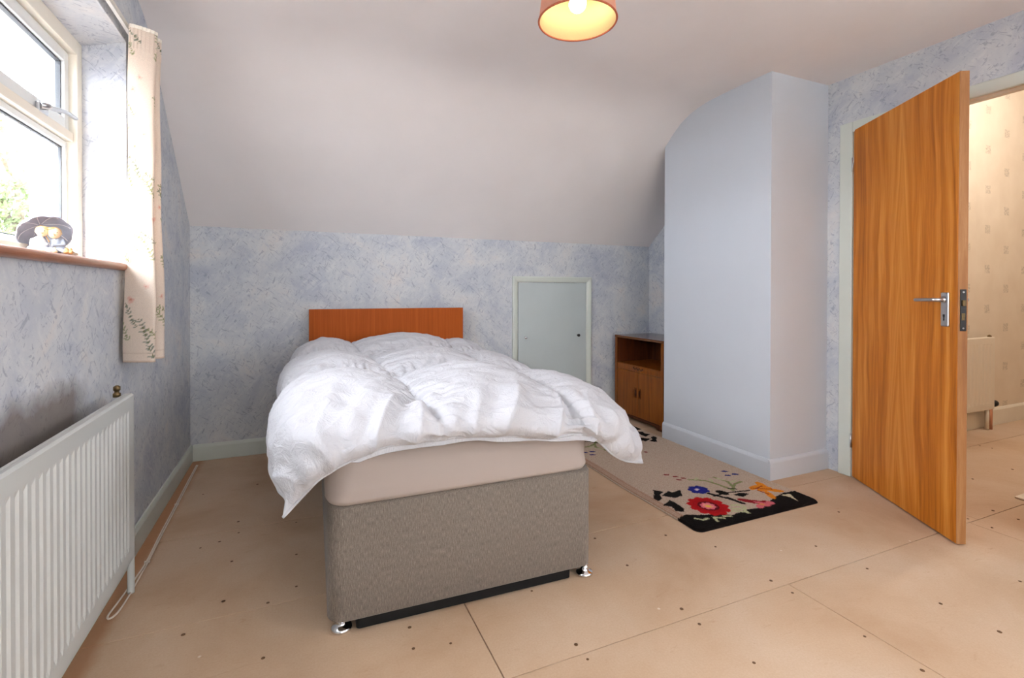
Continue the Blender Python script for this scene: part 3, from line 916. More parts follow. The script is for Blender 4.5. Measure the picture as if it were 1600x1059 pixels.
rr_loft('underside_shade_block', [(HB - 0.085, 0.020, 1.80, 0.012, 0.006), (HB - 0.085, 0.018, 1.80, 0.012, 0.040), (HB - 0.015, 0.015, 1.885, 0.04, 0.0465)], M_underside_shade, bed, False)  # underside carried down as a black block that stands in for the bed's shadow
for gx, gy in ((-HB + 0.042, 0.045), (HB - 0.022, 0.03), (-HB + 0.05, 1.85), (HB - 0.05, 1.85)):
    lathe('chrome_glide', [(0.0, 0.0), (0.026, 0.0), (0.032, 0.004), (0.033, 0.010), (0.029, 0.015), (0.018, 0.019), (0.014, 0.026), (0.014, 0.040), (0.0, 0.040)], M_chrome, bed, 20, (gx, gy, 0.0), local=True)
hbx = -0.010
hb = boxes('headboard', [((hbx - 0.523, 1.905, 0.36), (hbx + 0.523, 1.927, 0.942))], M_headboard, bed, 0.002, local=True)
for gx in (-0.3, 0.3):
    box('headboard_strut', (gx - 0.03, 1.9275, 0.10), (gx + 0.03, 1.947, 0.70), M_oak, bed, 0.002, local=True)

mat_root = empty('mattress', (0.538, 1.572, 0.41), BRZ)
tag(mat_root, 'off-white sheeted mattress lying on the tweed divan base', 'mattress')
lv = []
for z, ins, rad_ in ((0.001, 0.020, 0.05), (0.003, 0.006, 0.055), (0.018, -0.003, 0.065), (0.05, -0.004, 0.085), (0.10, -0.006, 0.085), (0.150, 0.0, 0.085), (0.172, 0.012, 0.08), (0.184, 0.035, 0.07)):
    lv.append((0.458 - ins, -0.006 + ins, 1.895 - ins, rad_, z))
ms = rr_loft('fitted_sheet', lv, M_sheet, mat_root)
# slack lower edge of the sheet at the foot: bulges and hangs unevenly
for v in ms.data.vertices:
    if v.co.y < 0.2:
        kx = (v.co.x + 0.46) / 0.92
        if v.co.z < 0.09:
            v.co.z += -0.010 * math.sin(kx * 9.0) * (1 - v.co.z / 0.09) * (0.4 + kx * 0.3)
            v.co.y -= 0.006 * (1 + math.sin(kx * 5.0 + 0.6)) * (1 - v.co.z / 0.09)
            v.co.z = max(v.co.z, 0.0005)

# ------------------------------------------------------------------ duvet: puffed baffle-box quilt laid over the bed
def cr_basis(P, n):
    """Catmull-Rom resample of array P (k,3) to n points, chord parametrised"""
    P = np.asarray(P, float)
    d = np.r_[0, np.cumsum(np.linalg.norm(np.diff(P, axis=0), axis=1))]
    T = np.linspace(0, d[-1], n)
    out = np.zeros((n, 3))
    m = np.zeros_like(P)
    m[1:-1] = (P[2:] - P[:-2]) / (d[2:] - d[:-2])[:, None]
    m[0] = (P[1] - P[0]) / (d[1] - d[0]); m[-1] = (P[-1] - P[-2]) / (d[-1] - d[-2])
    for i, tt in enumerate(T):
        k_ = min(max(np.searchsorted(d, tt) - 1, 0), len(d) - 2)
        h = d[k_ + 1] - d[k_]; u = (tt - d[k_]) / h
        h00 = 2 * u ** 3 - 3 * u ** 2 + 1; h10 = u ** 3 - 2 * u ** 2 + u; h01 = -2 * u ** 3 + 3 * u ** 2; h11 = u ** 3 - u ** 2
        out[i] = h00 * P[k_] + h10 * h * m[k_] + h01 * P[k_ + 1] + h11 * h * m[k_ + 1]
    return out
# control rows, each from the left hem over the bed to the right hem
rowsP = [
 # front hem
 [(-0.036, 1.500, 0.438), (0.010, 1.495, 0.485), (0.060, 1.490, 0.535), (0.138, 1.488, 0.572), (0.238, 1.490, 0.600), (0.40, 1.492, 0.604), (0.586, 1.494, 0.590), (0.774, 1.494, 0.563), (0.90, 1.495, 0.560), (0.985, 1.500, 0.530), (1.065, 1.520, 0.465), (1.16, 1.560, 0.412), (1.290, 1.622, 0.368)],
 [(-0.060, 1.520, 0.475), (-0.035, 1.480, 0.545), (0.040, 1.462, 0.590), (0.130, 1.455, 0.615), (0.238, 1.455, 0.640), (0.40, 1.462, 0.640), (0.586, 1.458, 0.630), (0.774, 1.460, 0.605), (0.90, 1.462, 0.598), (1.010, 1.475, 0.565), (1.115, 1.505, 0.510), (1.22, 1.570, 0.450), (1.300, 1.650, 0.385)],
 [(-0.082, 1.580, 0.485), (-0.075, 1.545, 0.570), (-0.015, 1.515, 0.635), (0.110, 1.500, 0.665), (0.238, 1.500, 0.680), (0.385, 1.515, 0.672), (0.60, 1.500, 0.675), (0.800, 1.505, 0.652), (0.89, 1.515, 0.640), (1.020, 1.530, 0.618), (1.140, 1.570, 0.565), (1.25, 1.640, 0.485), (1.310, 1.700, 0.400)],
 [(-0.090, 1.72, 0.470), (-0.090, 1.71, 0.570), (-0.050, 1.69, 0.655), (0.085, 1.68, 0.700), (0.220, 1.68, 0.708), (0.375, 1.69, 0.690), (0.60, 1.68, 0.708), (0.790, 1.69, 0.690), (0.885, 1.70, 0.668), (1.03, 1.72, 0.652), (1.16, 1.75, 0.600), (1.265, 1.79, 0.510), (1.315, 1.83, 0.410)],
 [(-0.085, 1.98, 0.455), (-0.090, 1.98, 0.565), (-0.055, 1.98, 0.665), (0.075, 1.97, 0.710), (0.220, 1.97, 0.714), (0.385, 1.97, 0.690), (0.61, 1.97, 0.714), (0.780, 1.97, 0.700), (0.880, 1.98, 0.672), (1.03, 1.99, 0.655), (1.165, 2.00, 0.605), (1.270, 2.02, 0.515), (1.320, 2.03, 0.410)],
 [(-0.060, 2.27, 0.455), (-0.066, 2.27, 0.565), (-0.036, 2.27, 0.660), (0.090, 2.27, 0.695), (0.230, 2.27, 0.696), (0.395, 2.27, 0.676), (0.61, 2.27, 0.690), (0.770, 2.26, 0.680), (0.872, 2.26, 0.660), (1.02, 2.26, 0.650), (1.150, 2.26, 0.605), (1.255, 2.26, 0.520), (1.305, 2.26, 0.410)],
 [(-0.050, 2.55, 0.460), (-0.055, 2.55, 0.570), (-0.025, 2.55, 0.665), (0.090, 2.55, 0.705), (0.220, 2.55, 0.708), (0.370, 2.55, 0.695), (0.61, 2.55, 0.704), (0.780, 2.55, 0.695), (0.876, 2.55, 0.680), (1.01, 2.55, 0.665), (1.130, 2.55, 0.620), (1.225, 2.55, 0.530), (1.270, 2.55, 0.420)],
 [(-0.030, 2.82, 0.480), (-0.036, 2.82, 0.585), (-0.005, 2.82, 0.675), (0.090, 2.82, 0.712), (0.200, 2.82, 0.716), (0.345, 2.82, 0.706), (0.60, 2.82, 0.712), (0.780, 2.82, 0.706), (0.878, 2.82, 0.695), (1.00, 2.82, 0.680), (1.110, 2.82, 0.635), (1.190, 2.82, 0.545), (1.230, 2.82, 0.440)],
 [(-0.010, 3.12, 0.500), (-0.012, 3.12, 0.600), (0.020, 3.12, 0.685), (0.100, 3.12, 0.722), (0.190, 3.12, 0.730), (0.315, 3.12, 0.728), (0.58, 3.12, 0.738), (0.780, 3.12, 0.732), (0.882, 3.12, 0.722), (0.99, 3.12, 0.700), (1.090, 3.12, 0.655), (1.160, 3.12, 0.570), (1.190, 3.12, 0.470)],
 [(0.020, 3.34, 0.520), (0.020, 3.34, 0.600), (0.050, 3.34, 0.660), (0.110, 3.34, 0.690), (0.190, 3.34, 0.700), (0.310, 3.34, 0.700), (0.58, 3.34, 0.705), (0.780, 3.34, 0.700), (0.880, 3.34, 0.695), (0.98, 3.34, 0.670), (1.065, 3.34, 0.625), (1.125, 3.34, 0.560), (1.145, 3.34, 0.490)],
 [(0.050, 3.43, 0.520), (0.055, 3.43, 0.570), (0.080, 3.43, 0.612), (0.120, 3.43, 0.635), (0.190, 3.43, 0.640), (0.310, 3.43, 0.640), (0.58, 3.43, 0.640), (0.780, 3.43, 0.640), (0.880, 3.43, 0.635), (0.97, 3.43, 0.618), (1.04, 3.43, 0.585), (1.095, 3.43, 0.540), (1.11, 3.43, 0.490)],
]
CP = np.array(rowsP)
CP[0, 2:9, 2] += 0.010; CP[0, 2:9, 1] -= 0.030
CP[1, 2:9, 2] += 0.012; CP[1, 2:9, 1] -= 0.016
CP[2, 3:9, 2] += 0.006
CP[1:6, 0:3, 0] += 0.028
NU, NV = 300, 330
SEAM_S_COL = [5, 8]          # control columns that carry the long seams
nr, nc, _ = CP.shape
# interpolate along rows with uniform column parameter, then along t
def interp_uniform(A, n):
    """Catmull-Rom along axis 0 with uniform parameter"""
    k_ = A.shape[0]
    T = np.linspace(0, k_ - 1, n)
    i = np.minimum(T.astype(int), k_ - 2); u = (T - i)
    g = lambda j: A[np.clip(j, 0, k_ - 1)]
    p0, p1, p2, p3 = g(i - 1), g(i), g(i + 1), g(i + 2)
    u = u.reshape((-1,) + (1,) * (A.ndim - 1))
    return 0.5 * (2 * p1 + (p2 - p0) * u + (2 * p0 - 5 * p1 + 4 * p2 - p3) * u ** 2 + (-p0 + 3 * p1 - 3 * p2 + p3) * u ** 3), T
A1, TV = interp_uniform(CP, NV)                       # NV x nc x 3
A2, TU = interp_uniform(np.swapaxes(A1, 0, 1), NU)    # NU x NV x 3
S = np.swapaxes(A2, 0, 1)                             # NV x NU x 3
# arc length parameters measured over the middle lines
su = np.r_[0, np.cumsum(np.linalg.norm(np.diff(S[NV // 2], axis=0), axis=1))]
sv = np.r_[0, np.cumsum(np.linalg.norm(np.diff(S[:, int(NU * 0.5)], axis=0), axis=1))]
su_seam = [np.interp(c, TU, su) for c in SEAM_S_COL]
sv_seam = [np.interp(c, TV, sv) for c in (5.0, 7.05)]
def normals(S):
    du = np.gradient(S, axis=1); dv = np.gradient(S, axis=0)
    n_ = np.cross(du, dv)
    return n_ / np.maximum(np.linalg.norm(n_, axis=2, keepdims=True), 1e-9)
Nn = normals(S)
if Nn[NV // 2, NU // 2, 2] < 0: Nn = -Nn
eu = [0.0] + su_seam + [su[-1]]
ev = [0.0] + sv_seam + [sv[-1]]
def pocket(x, edges, power):
    out = np.zeros_like(x)
    for a, b in zip(edges[:-1], edges[1:]):
        m_ = (x >= a) & (x <= b)
        out[m_] = np.sin(np.pi * (x[m_] - a) / (b - a)) ** power
    return out
UU, VV = np.meshgrid(su, sv)
pu = pocket(su, eu, 0.5)[None, :]; pv = pocket(sv, ev, 0.5)[:, None]
side = np.clip(np.minimum(UU, su[-1] - UU) / 0.42, 0, 1)
puff = (0.020 + 0.040 * side) * pu * pv
# wrinkles
def fbm(x, y, z=0.0, oc=3):
    return mnoise.fractal(Vector((x, y, z)), 1.0, 2.0, oc)
distu = np.min(np.abs(UU[..., None] - np.array(su_seam)), axis=2)
distv = np.min(np.abs(VV[..., None] - np.array(sv_seam)), axis=2)
W = np.zeros_like(UU)
for j in range(NV):
    for i in range(NU):
        u_, v_ = su[i], sv[j]
        rg = lambda a_, b_, c_: 0.9 - abs(fbm(a_, b_, c_, 2)) * 4.2      # ridged: crisp creases between soft swells
        w_ = 0.006 * fbm(u_ * 6, v_ * 6, 1.7) + 0.0032 * rg(u_ * 7 + v_ * 4, v_ * 9 - u_ * 3, 9.1) - 0.007 * math.exp(-(distu[j, i] / 0.009) ** 2) - 0.006 * math.exp(-(distv[j, i] / 0.009) ** 2)
        # puckers running away from the long seams and the cross seams
        w_ += 0.0110 * math.exp(-distu[j, i] / 0.085) * rg(u_ * 4 + v_ * 3, v_ * 26 + u_ * 5, 4.2)
        w_ += 0.0090 * math.exp(-distv[j, i] / 0.07) * rg(u_ * 26, v_ * 4, 8.2)
        # gathers and loose folds above the front hem
        ef = math.exp(-((v_ - 0.07) / 0.20) ** 2) * (1 - 0.75 * math.exp(-((su[-1] - u_) / 0.30) ** 2)) * (1 - 0.6 * math.exp(-(u_ / 0.25) ** 2))
        w_ += 0.020 * ef * fbm(u_ * 9 + 1.4 * v_, v_ * 2.6, 2.3, 2)
        w_ += 0.014 * ef * rg(u_ * 7 - 4.0 * v_, v_ * 2.4, 6.6)
        # long diagonal drag folds on both falling sides
        el = math.exp(-((u_ - 0.20) / 0.22) ** 2)
        er = math.exp(-((su[-1] - u_ - 0.20) / 0.24) ** 2)
        w_ += 0.0065 * el * rg(u_ * 2.2 + v_ * 1.5, v_ * 6 - u_ * 6.0, 3.1)
        w_ += 0.0065 * er * rg(u_ * 2.2 - v_ * 1.5, v_ * 7 + u_ * 6.0, 5.1)
        W[j, i] = w_
edge = np.minimum(np.minimum(UU, su[-1] - UU), np.minimum(VV, sv[-1] - VV))
ef_ = np.clip(edge / 0.05, 0, 1)
top = S + Nn * (puff + W * (0.25 + 0.75 * ef_))[..., None]
bot = S - Nn * (0.050 * np.clip(edge / 0.06, 0, 1) ** 0.5 * (0.35 + 0.65 * pu * pv))[..., None]
bot[..., 2] = np.where((bot[..., 0] > 0.07) & (bot[..., 0] < 1.03) & (bot[..., 1] > 1.56), np.maximum(bot[..., 2], 0.598), bot[..., 2])
fold = np.exp(-((VV - 0.045) / 0.05) ** 2) * np.clip((UU - 0.24) / 0.12, 0, 1) * np.clip((su[-1] - 0.34 - UU) / 0.12, 0, 1) * np.clip(VV / 0.03, 0, 1)
bot[..., 2] = np.where(fold > 0.02, np.minimum(bot[..., 2], S[..., 2] - 0.030 * fold), bot[..., 2])
bot[..., 2] -= 0.012 * fold * (1.0 + 0.35 * np.sin(UU * 17 + 2 * np.sin(UU * 7)))
bot[..., 1] = np.where(fold > 0.02, np.minimum(bot[..., 1], 1.548), bot[..., 1])
verts = np.concatenate([top.reshape(-1, 3), bot.reshape(-1, 3)])
idx = np.arange(NU * NV).reshape(NV, NU)
q = np.stack([idx[:-1, :-1], idx[:-1, 1:], idx[1:, 1:], idx[1:, :-1]], axis=-1).reshape(-1, 4)
faces = q.tolist() + (q[:, ::-1] + NU * NV).tolist()
off = NU * NV
loop_ = list(idx[0, :]) + list(idx[1:, -1]) + list(idx[-1, -2::-1]) + list(idx[-2:0:-1, 0])
for a, b in zip(loop_, loop_[1:] + loop_[:1]):
    faces.append((int(a), int(a) + off, int(b) + off, int(b)))
duvet = empty('duvet', (0.6, 2.4, 0.62))
tag(duvet, 'rumpled white box-quilted duvet spread over the bed', 'duvet')
dv_ = pyd('quilted_cover', verts, faces, M_cotton, duvet, True)
bmn = bmesh.new(); bmn.from_mesh(dv_.data); bmesh.ops.recalc_face_normals(bmn, faces=bmn.faces); bmn.to_mesh(dv_.data); bmn.free()
# piped hem along the front and down the sides
hem = [Vector(top[0, i]) * 0.5 + Vector(bot[0, i]) * 0.5 for i in range(0, NU, 3)]
tube('piped_hem', hem, 0.0042, M_cotton, duvet, 6)

# ------------------------------------------------------------------ bedside cabinet
cab = empty('bedside_cabinet', (2.71, 3.23, 0.0))
tag(cab, 'small brown wooden bedside cabinet with open shelf in the alcove', 'cabinet')
cx0, cx1, cy0, cy1, ch = 2.512, 2.905, 2.925, 3.535, 0.692
M_oak_gloss = wood('polished_oak_top', (70, 36, 14), (104, 58, 24), (134, 80, 36), 'y', 1.4, 0.14, 16, 0.0, 0.6)
box('cabinet_top', (cx0 - 0.006, cy0 - 0.004, ch - 0.020), (cx1, cy1 + 0.004, ch), M_oak_gloss, cab, 0.004)
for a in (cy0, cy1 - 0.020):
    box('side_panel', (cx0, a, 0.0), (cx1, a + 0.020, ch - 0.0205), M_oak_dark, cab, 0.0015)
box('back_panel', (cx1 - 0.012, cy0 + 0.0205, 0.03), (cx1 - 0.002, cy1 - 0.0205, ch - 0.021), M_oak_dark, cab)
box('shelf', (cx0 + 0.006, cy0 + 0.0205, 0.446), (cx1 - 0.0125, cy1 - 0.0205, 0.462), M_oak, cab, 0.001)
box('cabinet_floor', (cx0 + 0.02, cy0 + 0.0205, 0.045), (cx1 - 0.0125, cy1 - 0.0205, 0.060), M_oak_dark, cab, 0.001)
for a in (cy0, cy1 - 0.028):
    box('front_stile', (cx0 - 0.005, a, 0.025), (cx0 - 0.0002, a + 0.028, ch - 0.0205), M_oak, cab, 0.0015)
rail_ = box('carved_rail', (cx0 - 0.001, cy0 + 0.0285, 0.412), (cx0 + 0.0055, cy1 - 0.0285, 0.458), M_oak, cab, 0.002)
for i in range(7):
    a = (i - 3) * 0.019
    lathe('carved_rosette', [(0.0, -0.004), (0.005, -0.0035), (0.0085, -0.0015), (0.010, 0.0)], M_oak_dark, rail_, 10, (cx0 - 0.001, (cy0 + cy1) / 2 + a, 0.436 + 0.004 * math.cos(i * math.pi)), 'X')
cm = (cy0 + cy1) / 2
for a, b, hy in ((cy0 + 0.0295, cm - 0.001, cm - 0.026), (cm + 0.001, cy1 - 0.0295, cm + 0.026)):
    dr = box('cupboard_door', (cx0 - 0.002, a, 0.050), (cx0 + 0.014, b, 0.410), M_oak, cab, 0.002)
    tube('pull_handle', catmull([(cx0 - 0.002, hy, 0.210), (cx0 - 0.016, hy, 0.213), (cx0 - 0.019, hy, 0.225), (cx0 - 0.019, hy, 0.262), (cx0 - 0.016, hy, 0.274), (cx0 - 0.002, hy, 0.277)], 4), 0.0065, M_oak, dr, 8)
    box('handle_backplate', (cx0 - 0.0035, hy - 0.013, 0.203), (cx0 - 0.0018, hy + 0.013, 0.285), M_oak_dark, dr, 0.0005)
prism('shaped_plinth', [(cy0 + 0.0285, 0.046), (cy1 - 0.0285, 0.046), (cy1 - 0.0285, 0.004), (cy1 - 0.06, 0.004), (cy1 - 0.10, 0.028), (cy0 + 0.10, 0.028), (cy0 + 0.06, 0.004), (cy0 + 0.0285, 0.004)], 0, cx0 + 0.002, cx0 + 0.016, M_oak_dark, cab)

# ------------------------------------------------------------------ rug
RX0, RX1, RY0, RY1 = 1.615, 2.420, 1.652, 3.190
LXr, LYr = RX1 - RX0, RY1 - RY0
NRX, NRY = 236, 450
gx = np.linspace(0, LXr, NRX); gy = np.linspace(0, LYr, NRY)
GX, GY = np.meshgrid(gx, gy)
jit = lambda s: (rng.random(GX.shape) - 0.5) * s
col = np.empty(GX.shape + (3,))
# hooked loops: wobble the pattern edges by a few millimetres
PX = GX + jit(0.006); PY = GY + jit(0.006)
def setc(mask, rgb):
    col[mask] = lin(rgb)
def ell(cx, cy_, rx, ry, rot=0.0, X=None, Y=None):
    X = PX if X is None else X; Y = PY if Y is None else Y
    c, s = math.cos(rot), math.sin(rot)
    dx, dy = X - cx, Y - cy_
    return ((dx * c + dy * s) / rx) ** 2 + ((-dx * s + dy * c) / ry) ** 2 < 1
def poly(pts, X, Y):
    ins = np.zeros(X.shape, bool)
    n_ = len(pts); j = n_ - 1
    for i in range(n_):
        xi, yi = pts[i]; xj, yj = pts[j]
        cnd = ((yi > Y) != (yj > Y)) & (X < (xj - xi) * (Y - yi) / (yj - yi + 1e-12) + xi)
        ins ^= cnd
        j = i
    return ins
def strokes(pts, wd, X, Y):
    m_ = np.zeros(X.shape, bool)
    for (ax, ay), (bx, by) in zip(pts[:-1], pts[1:]):
        L2 = (bx - ax) ** 2 + (by - ay) ** 2
        t_ = np.clip(((X - ax) * (bx - ax) + (Y - ay) * (by - ay)) / L2, 0, 1)
        m_ |= (X - ax - t_ * (bx - ax)) ** 2 + (Y - ay - t_ * (by - ay)) ** 2 < wd * wd
    return m_
setc(np.ones(GX.shape, bool), (196, 176, 158))
setc(rng.random(GX.shape) > 0.90, (178, 152, 134))
setc(rng.random(GX.shape) > 0.95, (208, 192, 174))
for i in range(6):
    setc((np.abs(GX - 0.006 - i * 0.0075) < 0.0018), (168, 128, 104))
BLK = (20, 15, 14)
GRN, PGRN = (136, 142, 96), (188, 190, 150)
def end_pattern(X, Y):
    setc(poly([(-0.02, 0.128), (0.063, 0.150), (0.107, 0.125), (0.18, 0.10), (0.266, 0.058), (0.37, 0.075), (0.462, 0.062), (0.583, 0.105), (0.633, 0.125), (0.72, 0.142), (0.83, 0.132), (0.83, -0.05), (-0.02, -0.05)], X, Y), BLK)
    for lf_ in ([(0.116, 0.442), (0.127, 0.43), (0.150, 0.40), (0.106, 0.379), (0.085, 0.335), (0.045, 0.319), (0.044, 0.355), (0.08, 0.39)],
                [(0.107, 0.364), (0.18, 0.399), (0.187, 0.374), (0.248, 0.386), (0.204, 0.322), (0.15, 0.316)],
                [(0.033, 0.27), (0.106, 0.307), (0.110, 0.262), (0.100, 0.20), (0.075, 0.174), (0.045, 0.199), (0.06, 0.24)],
                [(0.453, 0.226), (0.50, 0.233), (0.547, 0.206), (0.482, 0.186)]):
        setc(poly(lf_, X, Y), BLK)
    setc(ell(0.424, 0.270, 0.024, 0.034, 0.3, X, Y), BLK)
    setc(strokes([(0.347, 0.253), (0.431, 0.261), (0.58, 0.235)], 0.006, X, Y), BLK)
    setc(strokes([(0.398, 0.209), (0.416, 0.132)], 0.012, X, Y), BLK)
    setc(strokes([(0.35, 0.29), (0.39, 0.21)], 0.010, X, Y), BLK)
    setc(strokes([(0.394, 0.478), (0.43, 0.455), (0.466, 0.43), (0.49, 0.361), (0.501, 0.269)], 0.0085, X, Y), GRN)
    setc(strokes([(0.547, 0.447), (0.57, 0.369), (0.536, 0.301), (0.501, 0.269)], 0.008, X, Y), GRN)
    setc(strokes([(0.636, 0.34), (0.58, 0.33), (0.536, 0.301)], 0.008, X, Y), GRN)
    setc(strokes([(0.501, 0.30), (0.53, 0.275)], 0.006, X, Y), BLK)
    for a in ((0.44, 0.47, 0.5), (0.50, 0.42, 1.2), (0.60, 0.36, 0.2), (0.56, 0.41, 2.0)):
        setc(ell(a[0], a[1], 0.026, 0.008, a[2], X, Y), PGRN)
    # blue flower
    for i in range(7):
        a = i * 2 * math.pi / 7
        setc(ell(0.338 + 0.038 * math.cos(a), 0.348 + 0.034 * math.sin(a), 0.021, 0.019, 0, X, Y), (36, 40, 130))
    setc(ell(0.338, 0.348, 0.036, 0.030, 0, X, Y), (40, 42, 140))
    setc(ell(0.332, 0.352, 0.015, 0.010, 0.4, X, Y), (226, 206, 220))
    # big red flower
    for i in range(11):
        a = i * 2 * math.pi / 11 + 0.2
        setc(ell(0.234 + 0.068 * math.cos(a), 0.178 + 0.074 * math.sin(a), 0.032, 0.026, a, X, Y), (190, 24, 28))
    setc(ell(0.234, 0.178, 0.074, 0.076, 0, X, Y), (176, 18, 26))
    setc(ell(0.234, 0.178, 0.050, 0.052, 0, X, Y), (92, 8, 20))
    for i in range(8):
        a = i * 2 * math.pi / 8
        setc(ell(0.232 + 0.026 * math.cos(a), 0.178 + 0.026 * math.sin(a), 0.014, 0.012, a, X, Y), (226, 110, 128))
    setc(ell(0.232, 0.178, 0.026, 0.026, 0, X, Y), (236, 150, 140))
    setc(ell(0.230, 0.176, 0.014, 0.014, 0, X, Y), (236, 186, 84))
    # orange flower
    for a in ((0.700, 0.262, 0.045, 0.022, 1.25), (0.638, 0.252, 0.045, 0.020, 0.25), (0.668, 0.215, 0.05, 0.024, 0.05), (0.705, 0.180, 0.042, 0.020, -0.7), (0.628, 0.150, 0.050, 0.018, 1.1)):
        setc(ell(*a, X, Y), (226, 138, 36))
    for s_ in ([(0.615, 0.252), (0.66, 0.222), (0.70, 0.20)], [(0.64, 0.24), (0.69, 0.25)], [(0.62, 0.22), (0.63, 0.16)]):
        setc(strokes(s_, 0.004, X, Y), (140, 36, 20))
    # pink flower
    for a in ((0.455, 0.150, 0.040, 0.020, -0.9), (0.485, 0.120, 0.045, 0.022, -0.7), (0.525, 0.095, 0.036, 0.022, -0.2)):
        setc(ell(*a, X, Y), (150, 28, 36))
    for a in ((0.470, 0.075, 0.030, 0.018, 0.4), (0.510, 0.075, 0.028, 0.018, 0.1), (0.545, 0.082, 0.022, 0.020, 0.6), (0.500, 0.105, 0.030, 0.010, -0.8)):
        setc(ell(*a, X, Y), (222, 112, 122))
    setc(ell(0.492, 0.088, 0.016, 0.010, -0.6, X, Y), (226, 150, 96))
    # pale leaf strokes over the black
    for s_ in ([(0.322, 0.106), (0.36, 0.085), (0.352, 0.045)], [(0.381, 0.122), (0.392, 0.10), (0.36, 0.075)], [(0.345, 0.135), (0.38, 0.13)], [(0.30, 0.09), (0.345, 0.06)]):
        setc(strokes(s_, 0.008, X, Y), PGRN)
    for s_ in ([(0.073, 0.102), (0.098, 0.075), (0.130, 0.078)], [(0.164, 0.078), (0.151, 0.041)], [(0.175, 0.07), (0.202, 0.048)], [(0.215, 0.066), (0.247, 0.052)]):
        setc(strokes(s_, 0.0065, X, Y), PGRN)
    setc(poly([(0.678, 0.128), (0.735, 0.118), (0.722, 0.095), (0.690, 0.038), (0.700, 0.09)], X, Y), (206, 196, 164))
    for p in ((0.328, 0.583), (0.355, 0.542), (0.342, 0.497), (0.38, 0.505)):
        setc(ell(p[0], p[1], 0.016, 0.009, -0.6, X, Y), (130, 38, 40))
    for p in ((0.677, 0.492), (0.644, 0.438), (0.696, 0.434)):
        setc(ell(p[0], p[1], 0.020, 0.011, -0.5, X, Y), (36, 42, 110))
end_pattern(PX, PY)
end_pattern(LXr - PX, LYr - PY)
col *= (0.92 + 0.16 * rng.random(GX.shape))[..., None]
hgt = 0.011 + 0.0022 * rng.random(GX.shape)
ed = np.minimum(np.minimum(GX, LXr - GX), np.minimum(GY, LYr - GY))
hgt *= np.clip(0.25 + ed / 0.012, 0, 1)
rnd = 0.035     # rounded corners: pull corner points in
wx_ = GX + RX0; wy_ = GY + RY0
for cx, sx in ((rnd, -1), (LXr - rnd, 1)):
    for cy_, sy in ((rnd, -1), (LYr - rnd, 1)):
        mk = ((GX - cx) * sx > 0) & ((GY - cy_) * sy > 0)
        ax, ay = (GX - cx) / rnd, (GY - cy_) / rnd
        mxx = np.maximum(np.abs(ax), np.abs(ay)); rr = np.sqrt(ax ** 2 + ay ** 2) + 1e-9
        k_ = mxx / rr
        wx_[mk] = (RX0 + cx + ax * rnd * k_)[mk]; wy_[mk] = (RY0 + cy_ + ay * rnd * k_)[mk]
wav = 0.004 * np.sin(GY * 9)
wx_ = wx_ + wav * np.clip(1 - GX / 0.4, 0, 1)
V3 = np.stack([wx_, wy_, hgt], -1).reshape(-1, 3)
Vb = V3.copy(); Vb[:, 2] = 0.0006
idx = np.arange(NRX * NRY).reshape(NRY, NRX)
q = np.stack([idx[:-1, :-1], idx[:-1, 1:], idx[1:, 1:], idx[1:, :-1]], -1).reshape(-1, 4)
loop_ = list(idx[0, :]) + list(idx[1:, -1]) + list(idx[-1, -2::-1]) + list(idx[-2:0:-1, 0])
nb = len(V3)
bl = {int(a): nb + i for i, a in enumerate(loop_)}
verts = np.concatenate([V3, Vb[loop_]])
faces = q.tolist() + [(int(a), bl[int(a)], bl[int(b)], int(b)) for a, b in zip(loop_, loop_[1:] + loop_[:1])]
faces = [tuple(f) for f in faces] + [tuple(nb + i for i in range(len(loop_)))[::-1]]
rug = empty('hooked_rug', (2.0, 2.4, 0.0))
tag(rug, 'beige hooked wool rug with black ends and bright flowers beside the bed', 'rug')
rg = pyd('pile', verts, faces, M_rug, rug)
cc = np.ones((len(verts), 4), np.float32)
cc[:nb, :3] = col.reshape(-1, 3)
cc[nb:, :3] = lin((190, 170, 146))
at = rg.data.color_attributes.new('Col', 'FLOAT_COLOR', 'POINT')
at.data.foreach_set('color', cc.ravel())

# second small mat on the landing
M_mat_red = plain('red_mat_pile', (150, 24, 44), 0.95, var=0.2, scale=30, bump=0.4)
M_mat_cream = plain('cream_mat_pile', (226, 216, 200), 0.95, var=0.1, scale=30, bump=0.4)
hm = empty('landing_mat', (3.8, 1.1, 0))
tag(hm, 'cream bordered red mat on the landing floor past the door', 'mat')
box('mat_border', (3.40, 0.60, 0.0006), (4.4, 1.296, 0.009), M_mat_cream, hm, 0.003)
box('mat_field', (3.455, 0.65, 0.0091), (4.35, 1.262, 0.0125), M_mat_red, hm, 0.001)

